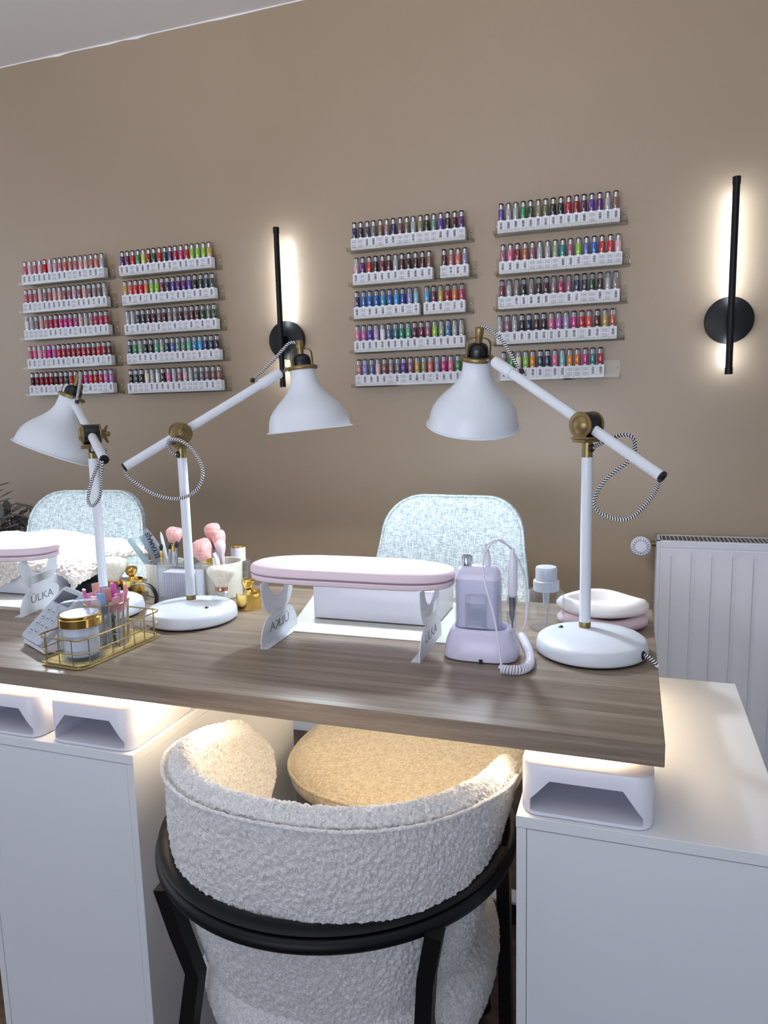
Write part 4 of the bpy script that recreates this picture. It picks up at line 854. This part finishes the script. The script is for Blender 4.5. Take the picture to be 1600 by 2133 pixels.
# ---------------------------------------------------------------- card terminal leaning by the basket
tm = frame((-.994, .980, TT+.010), (.894, -.447, 0), (.335, .671, .661)); t = thing('card_terminal', 'grey wedge-shaped card terminal with dark screen and small keys, behind the basket', 'card terminal', (-.965, 1.02, TT))
b = MB(tm); b.prism(rrect(-.046, .046, -.006, .110, .010, 6), .000, .016, .003); b.obj('body', MGREYP, t)
b = MB(); P = [Vector((-.994, .980, TT+.001))+Vector((.335, .671, 0))*q+Vector((0, 0, h)) for q, h in ((-.010, .001), (-.010, .010), (.100, .072), (.128, .066), (.128, .001))]; sd = Vector((.894, -.447, 0))*.048
b.rings([[p-sd for p in P], [p+sd for p in P]]); o = b.obj('stand', MPLAST, t)
b = MB(tm); b.box(-.034, .034, .074, .100, .0155, .0166, .0004); tag(b.obj('screen', MINK, t), 'dark display')
for r_ in range(4):
    for c_ in range(3): b = MB(tm); b.box(-.030+c_*.022, -.016+c_*.022, .052-r_*.0145, .060-r_*.0145, .0158, .0170, .0005); b.obj('key', MGREYP, t)
b = MB(tm)
for r_ in range(4):
    for c_ in range(3): b.box(-.0260+c_*.022, -.0200+c_*.022, .0550-r_*.0145, .0568-r_*.0145, .0170, .0172)
b.obj('key_markings', MINK, t)

# ---------------------------------------------------------------- cups, organiser, files and brushes
def cup(label, c, r, h):
    t = thing('ceramic_cup', label, 'cup', c, 'cream ceramic cups'); b = MB(); b.lathe([(0, 0), (r*.88, 0), (r*.95, .003), (r*.96, h*.5), (r, h-.003), (r-.0012, h), (r-.0035, h-.001), (r-.005, h*.5), (r-.006, .006), (0, .005)], c, seg=56); b.obj('cup', MCERAM, t)
c1, c2 = Vector((-1.000, 1.372, TT)), Vector((-.862, 1.388, TT))
cup('cream ceramic cup with files and fan brush, behind the clear organiser', c1, .044, .076); cup('cream ceramic cup of pink brushes right of the middle lamp pole', c2, .045, .080)
t = thing('clear_organiser', 'clear box of ribbed white cotton pads between the two cups', 'organiser', (-.918, 1.325, TT)); ox0, ox1, oy0, oy1 = -.966, -.876, 1.293, 1.352; M = Matrix.Translation((-.918, 1.325, 0)) @ Matrix.Rotation(R(8), 4, 'Z') @ Matrix.Translation((.918, -1.325, 0))
b = MB(M)
for x0, x1, y0, y1, z0, z1 in ((ox0, ox1, oy0, oy0+.002, 0, .086), (ox0, ox1, oy1-.002, oy1, 0, .094), (ox0, ox0+.002, oy0, oy1, 0, .09), (ox1-.002, ox1, oy0, oy1, 0, .09), (ox0, ox1, oy0, oy1, 0, .002)): b.box(x0, x1, y0, y1, TT+z0+.0003, TT+z1)
b.obj('case', MCLEAR, t)
b = MB(M); b.box(ox0+.0, ox0+.0018, oy0-.0004, oy0+.0018, TT+.001, TT+.086); b.box(ox0, ox1, oy0-.0004, oy0+.0014, TT+.0852, TT+.0868); b.obj('edge', MGREYP, t)
at(Vector((-.918, 1.325, TT+.0025))); b = MB(M)
for k in range(15): x = ox0+.006+.0054*k; b.cyl((x+.002, oy0+.012, TT+.0028), (x+.002, oy0+.012, TT+.068), .0027, None, 10); b.box(x, x+.0048, oy0+.012, oy1-.008, TT+.0028, TT+.068)
tag(b.obj('cotton_pads', MPLAST), 'ribbed stack of white cotton pads in the clear organiser', 'cotton pads')
def stick(name, label, cat, p0, p1, w, th, mat, face, group=None, prof=None, parts=None):
    p0, p1 = Vector(p0), Vector(p1); t = thing(name, label, cat, p0, group); b = MB(); n = 14; pf = prof or (lambda q: 1)
    b.tube([p0+(p1-p0)*(k/n) for k in range(n+1)], lambda q: (th/2, w/2*pf(q)), 20, flat=face); b.obj('board' if 'file' in name else 'handle', mat, t, 50); return t, p0, p1
fdir = Vector((.62, -.785, 0))
rnd_end = lambda q: max(.12, math.sqrt(max(0, 1-(2*q-1)**6)))
t, p0, p1 = stick('nail_file', 'grey oval nail file with dark lettering in the left cup', 'nail file', (-.978, 1.358, TT+.020), (-1.058, 1.385, TT+.146), .030, .0035, MFILE, fdir, 'nail files in the left cup', lambda q: max(.2, 1-abs(2*q-1)**2.2*.75))
dr = (p1-p0).normalized(); nrm = (fdir-dr*fdir.dot(dr)).normalized(); side = nrm.cross(dr)
text('lettering', 'ELYAMAJE', .0150, frame(p0+dr*.108+nrm*.0028, dr, side) @ Matrix.Translation((0, -.005, 0)), MINK, t, .0002, .0003)
stick('nail_file', 'pale teal nail file leaning left over the cup rim, front one', 'nail file', (-.985, 1.350, TT+.015), (-1.078, 1.352, TT+.128), .013, .004, MTEAL, fdir, 'nail files in the left cup')
stick('nail_file', 'pale teal nail file behind the other teal one', 'nail file', (-.975, 1.374, TT+.015), (-1.066, 1.379, TT+.130), .013, .004, MTEAL, fdir, 'nail files in the left cup')
stick('cuticle_pusher', 'white rod with a rounded tip behind the grey file', 'nail tool', (-.990, 1.380, TT+.01), (-1.022, 1.392, TT+.140), .008, .006, MLAMP, fdir, None, rnd_end)
stick('cuticle_pusher', 'white slanting rod just left of the middle lamp pole', 'nail tool', (-.975, 1.395, TT+.01), (-.940, 1.392, TT+.135), .008, .006, MLAMP, fdir, None, rnd_end)
def brush(label, p0, p1, hr, hl, mat, fer, handle, group='makeup brushes in the cups', flatn=1.0, hrad=.0035):
    p0, p1 = Vector(p0), Vector(p1); d_ = (p1-p0).normalized(); t = thing('makeup_brush', label, 'brush', p0, group); L = (p1-p0).length
    b = MB(); b.cyl(p0, p0+d_*(L-hl-.018), hrad, hrad*1.1, 16); b.obj('handle', handle, t)
    b = MB(); b.lathe([(hrad*1.1, 0), (hrad*1.2, .002), (hr*.55, .020), (0, .020)], p0+d_*(L-hl-.018), d_, 24); b.obj('ferrule', fer, t)
    nn = 40; q = Vector((0, 0, 1)).rotation_difference(d_); b = MB(); rg = []
    for r_, z in [(.50, 0), (.72, .22), (.94, .50), (1.0, .70), (.93, .86), (.70, .96), (.35, 1.0), (.02, 1.01)]:
        rg.append([p0+d_*(L-hl+z*hl)+q @ Vector((hr*r_*math.cos(2*PI*k/nn)*(1+.02*math.sin(11*k)), hr*r_*flatn*math.sin(2*PI*k/nn)*(1+.02*math.sin(7*k)), .0012*math.sin(13*k)*(z > .8))) for k in range(nn)])
    b.rings(rg); b.obj('bristles', mat, t, 60); return t
brush('fluffy pink brush standing tallest in the left cup', (-.985, 1.365, TT+.01), (-.966, 1.368, TT+.155), .0185, .036, MBRUSHP, MGOLD, MLAMP)
for i, (dx, nm, fe) in enumerate(((-.004, 'gold', MGOLD), (.010, 'silver', MCHROME), (.019, 'silver', MCHROME))):
    b0 = Vector((-.985+dx, 1.350, TT+.01)); brush('thin brush with a %s ferrule below the pink brush, %s of three' % (nm, ('leftmost', 'middle', 'rightmost')[i]), b0, b0+Vector((.010*i-.004, 0, .108+.004*i)), .0045, .014, MDARK, fe, MCHROME if i else MGOLD)
brush('large pink powder brush with gold ferrule leaning left in the right cup', (-.845, 1.355, TT+.02), (-.905, 1.362, TT+.128), .024, .050, MBRUSHP, MGOLD, MGOLD, hrad=.005)
brush('pale pink brush upright at the back of the right cup', (-.870, 1.395, TT+.02), (-.893, 1.402, TT+.160), .018, .040, MBRUSHP, MROSE, MLAMP)
brush('pink brush just right of the tallest one in the right cup', (-.855, 1.385, TT+.02), (-.872, 1.392, TT+.148), .016, .045, MBRUSHP, MPINK, MLAMP)
brush('pink silicone-handled brush at the right side of the right cup', (-.848, 1.378, TT+.02), (-.858, 1.376, TT+.128), .012, .034, MPINK, MPINK, MLAMP)
stick('nail_file', 'white buffer stick leaning left across the right cup', 'nail file', (-.850, 1.362, TT+.015), (-.912, 1.350, TT+.122), .009, .007, MLAMP, fdir, None, rnd_end)
stick('orange_stick', 'white rod leaning at the right of the right cup', 'nail tool', (-.835, 1.350, TT+.015), (-.858, 1.352, TT+.105), .008, .007, MPLAST, fdir)
# cream fan brushes on glass feet
def fan_brush(label, c, k_=1.0):
    c = Vector(c); t = thing('powder_brush', label, 'brush', c, 'cream powder brushes on glass feet')
    b = MB(Matrix.Translation(c) @ Matrix.Scale(k_, 4) @ Matrix.Translation(-c)); b.prism(rrect(c.x-.023, c.x+.023, c.y-.017, c.y+.017, .005, 3), c.z+.0004, c.z+.013, .003); b.lathe([(.017, .013), (.014, .016), (.010, .018), (.009, .022), (.012, .025), (0, .025)], c, seg=28); b.obj('glass_foot', MGLASS, t, 25)
    b = MB(Matrix.Translation(c) @ Matrix.Scale(k_, 4) @ Matrix.Translation(-c)); b.lathe([(.0145, .025), (.0155, .026), (.0155, .034), (.0150, .035), (0, .035)], c, seg=36); b.obj('ferrule', MROSE, t)
    nn = 64; rg = []
    for r_, z in [(.0145, .034), (.020, .045), (.030, .058), (.0375, .070), (.0385, .077), (.034, .083), (.022, .087), (.008, .0885), (.0005, .089)]:
        rg.append([(c.x+r_*(1+.018*math.sin(k*5.3))*math.cos(2*PI*k/nn), c.y+r_*.62*(1+.018*math.sin(k*3.1))*math.sin(2*PI*k/nn), c.z+z+.0008*math.sin(k*7.7)) for k in range(nn)])
    b = MB(Matrix.Translation(c) @ Matrix.Scale(k_, 4) @ Matrix.Translation(-c)); b.rings(rg); b.obj('bristles', MBRUSHC, t, 60)
fan_brush('cream powder brush on a glass foot standing on the middle lamp base', (-.778, 1.246, .8420), .80); fan_brush('cream powder brush behind the left lamp pole', (-1.112, 1.330, TT))
# gold knobbed pots
def gold_pot(label, c, cyl=True):
    c = Vector(c); t = thing('gold_pot', label, 'pot', c, 'gold pots with round knobs'); r = .026
    a0, a1 = R(-150), R(120); n = 40
    if cyl:
        for_r = [[(c.x+q*math.cos(a0+(a1-a0)*k/n), c.y+q*math.sin(a0+(a1-a0)*k/n), c.z+z) for k in range(n+1)] for q, z in ((r, .0005), (r, .034), (r-.0015, .034), (r-.0015, .0005), (r, .0005))]
        b = MB(); b.rings(for_r, caps=False, closed=False); b.obj('holder', MGOLD, t)
    b = MB(); b.lathe([(0, .0003), (.021, .0003), (.021, .006), (.020, .007), (.020, .022), (.018, .026), (.009, .034), (.006, .040), (.0065, .043), (0, .043)], c, seg=40); b.obj('pot', MGLASS if not cyl else MGOLD, t)
    b = MB(); b.lathe([(.0062, 0), (.0105, .003), (.0115, .008), (.0135, .012), (.0140, .017), (.0110, .021), (.005, .0228), (0, .023)], c+Vector((0, 0, .042)), seg=40); b.obj('knob', MGOLD, t)
gold_pot('gold pot with a round knob at the right of the middle lamp base', (-.753, 1.308, TT)); gold_pot('gold knobbed pot behind the left lamp base', (-1.082, 1.355, TT))
# perfume-like bottle
c = Vector((-.857, 1.452, TT)); t = thing('glass_bottle', 'clear glass bottle with white cap and gold top behind the brushes', 'bottle', c)
b = MB(); b.prism(rrect(c.x-.024, c.x+.024, c.y-.016, c.y+.016, .006, 4), c.z+.0004, c.z+.068, .004); b.obj('bottle', MGLASS, t)
b = MB(); b.prism(rrect(c.x-.019, c.x+.019, c.y-.011, c.y+.011, .004, 4), c.z+.008, c.z+.040, .002); b.obj('liquid', MGLASS, t)
b = MB(); b.lathe([(0, .068), (.0165, .068), (.0168, .099), (0, .099)], c, seg=40); b.obj('cap', MPLAST, t)
b = MB(); b.lathe([(0, .099), (.0166, .099), (.0169, .1025), (.0155, .104), (0, .104)], c, seg=40); b.obj('cap_top', MGOLD, t)
# dark glossy band looping behind the left lamp base
at((-1.0, 1.28, TT)); b = MB(); b.tube(smooth_path([(-1.06, 1.30, TT+.004), (-1.052, 1.302, TT+.025), (-1.02, 1.300, TT+.040), (-.985, 1.292, TT+.038), (-.962, 1.280, TT+.022), (-.958, 1.272, TT+.004)], 8), (.0014, .0045), 10, flat=(0, 0, 1)); tag(b.obj('hair_band', MBLKM), 'glossy dark band arching behind the left lamp base', 'band')
# ---------------------------------------------------------------- dried plant by the wall at the left
pc = Vector((-2.25, 2.16, 0)); t = thing('potted_plant', 'dark dried leafy plant standing at the left by the wall', 'plant', pc)
b = MB(); b.lathe([(0, 0), (.13, 0), (.16, .02), (.17, .30), (.165, .32), (.155, .31), (.15, .28), (0, .28)], pc, seg=40); b.obj('pot', MDARK, t)
MLEAF = plain('dusty_leaf', '6c6a66', .6); MSTEM = plain('dark_stem', '2c2826', .7)
rl = random.Random(11); sb, lb = MB(), MB()
for k in range(60):
    a = rl.uniform(0, 2*PI); r_ = rl.uniform(.03, .26); h = rl.uniform(.66, .99)-r_*.45; p0 = pc+Vector((.04*math.cos(a), .04*math.sin(a), .27)); p2 = pc+Vector((r_*math.cos(a), r_*math.sin(a)*.75, h)); P = smooth_path([p0, (p0+p2)/2+Vector((0, 0, .06)), p2], 6); sb.tube(P, lambda q: .0028*(1-.7*q)+.0006, 6)
    for j in range(3, len(P)):
        for q in (-1, 1):
            tg = (P[j]-P[j-1]).normalized(); sd = (tg.orthogonal().normalized()*q).lerp(Vector((rl.uniform(-1, 1), rl.uniform(-1, 1), rl.uniform(-.2, .6))), .5).normalized(); ln = rl.uniform(.038, .060); w_ = tg.cross(sd).normalized()*ln*.30; c0 = P[j]
            L_ = [c0+sd*ln*x_+w_*y_+tg*z_*ln for x_, y_, z_ in ((.05, 0, 0), (.35, .8, .1), (.75, .9, .16), (1.1, .3, .14), (1.1, -.3, .14), (.75, -.9, .16), (.35, -.8, .1))]
            lb.rings([[p+w_.cross(sd).normalized()*.0004 for p in L_], [p-w_.cross(sd).normalized()*.0004 for p in L_]])
sb.obj('stems', MSTEM, t); tag(lb.obj('foliage', MLEAF, t), kind='stuff')
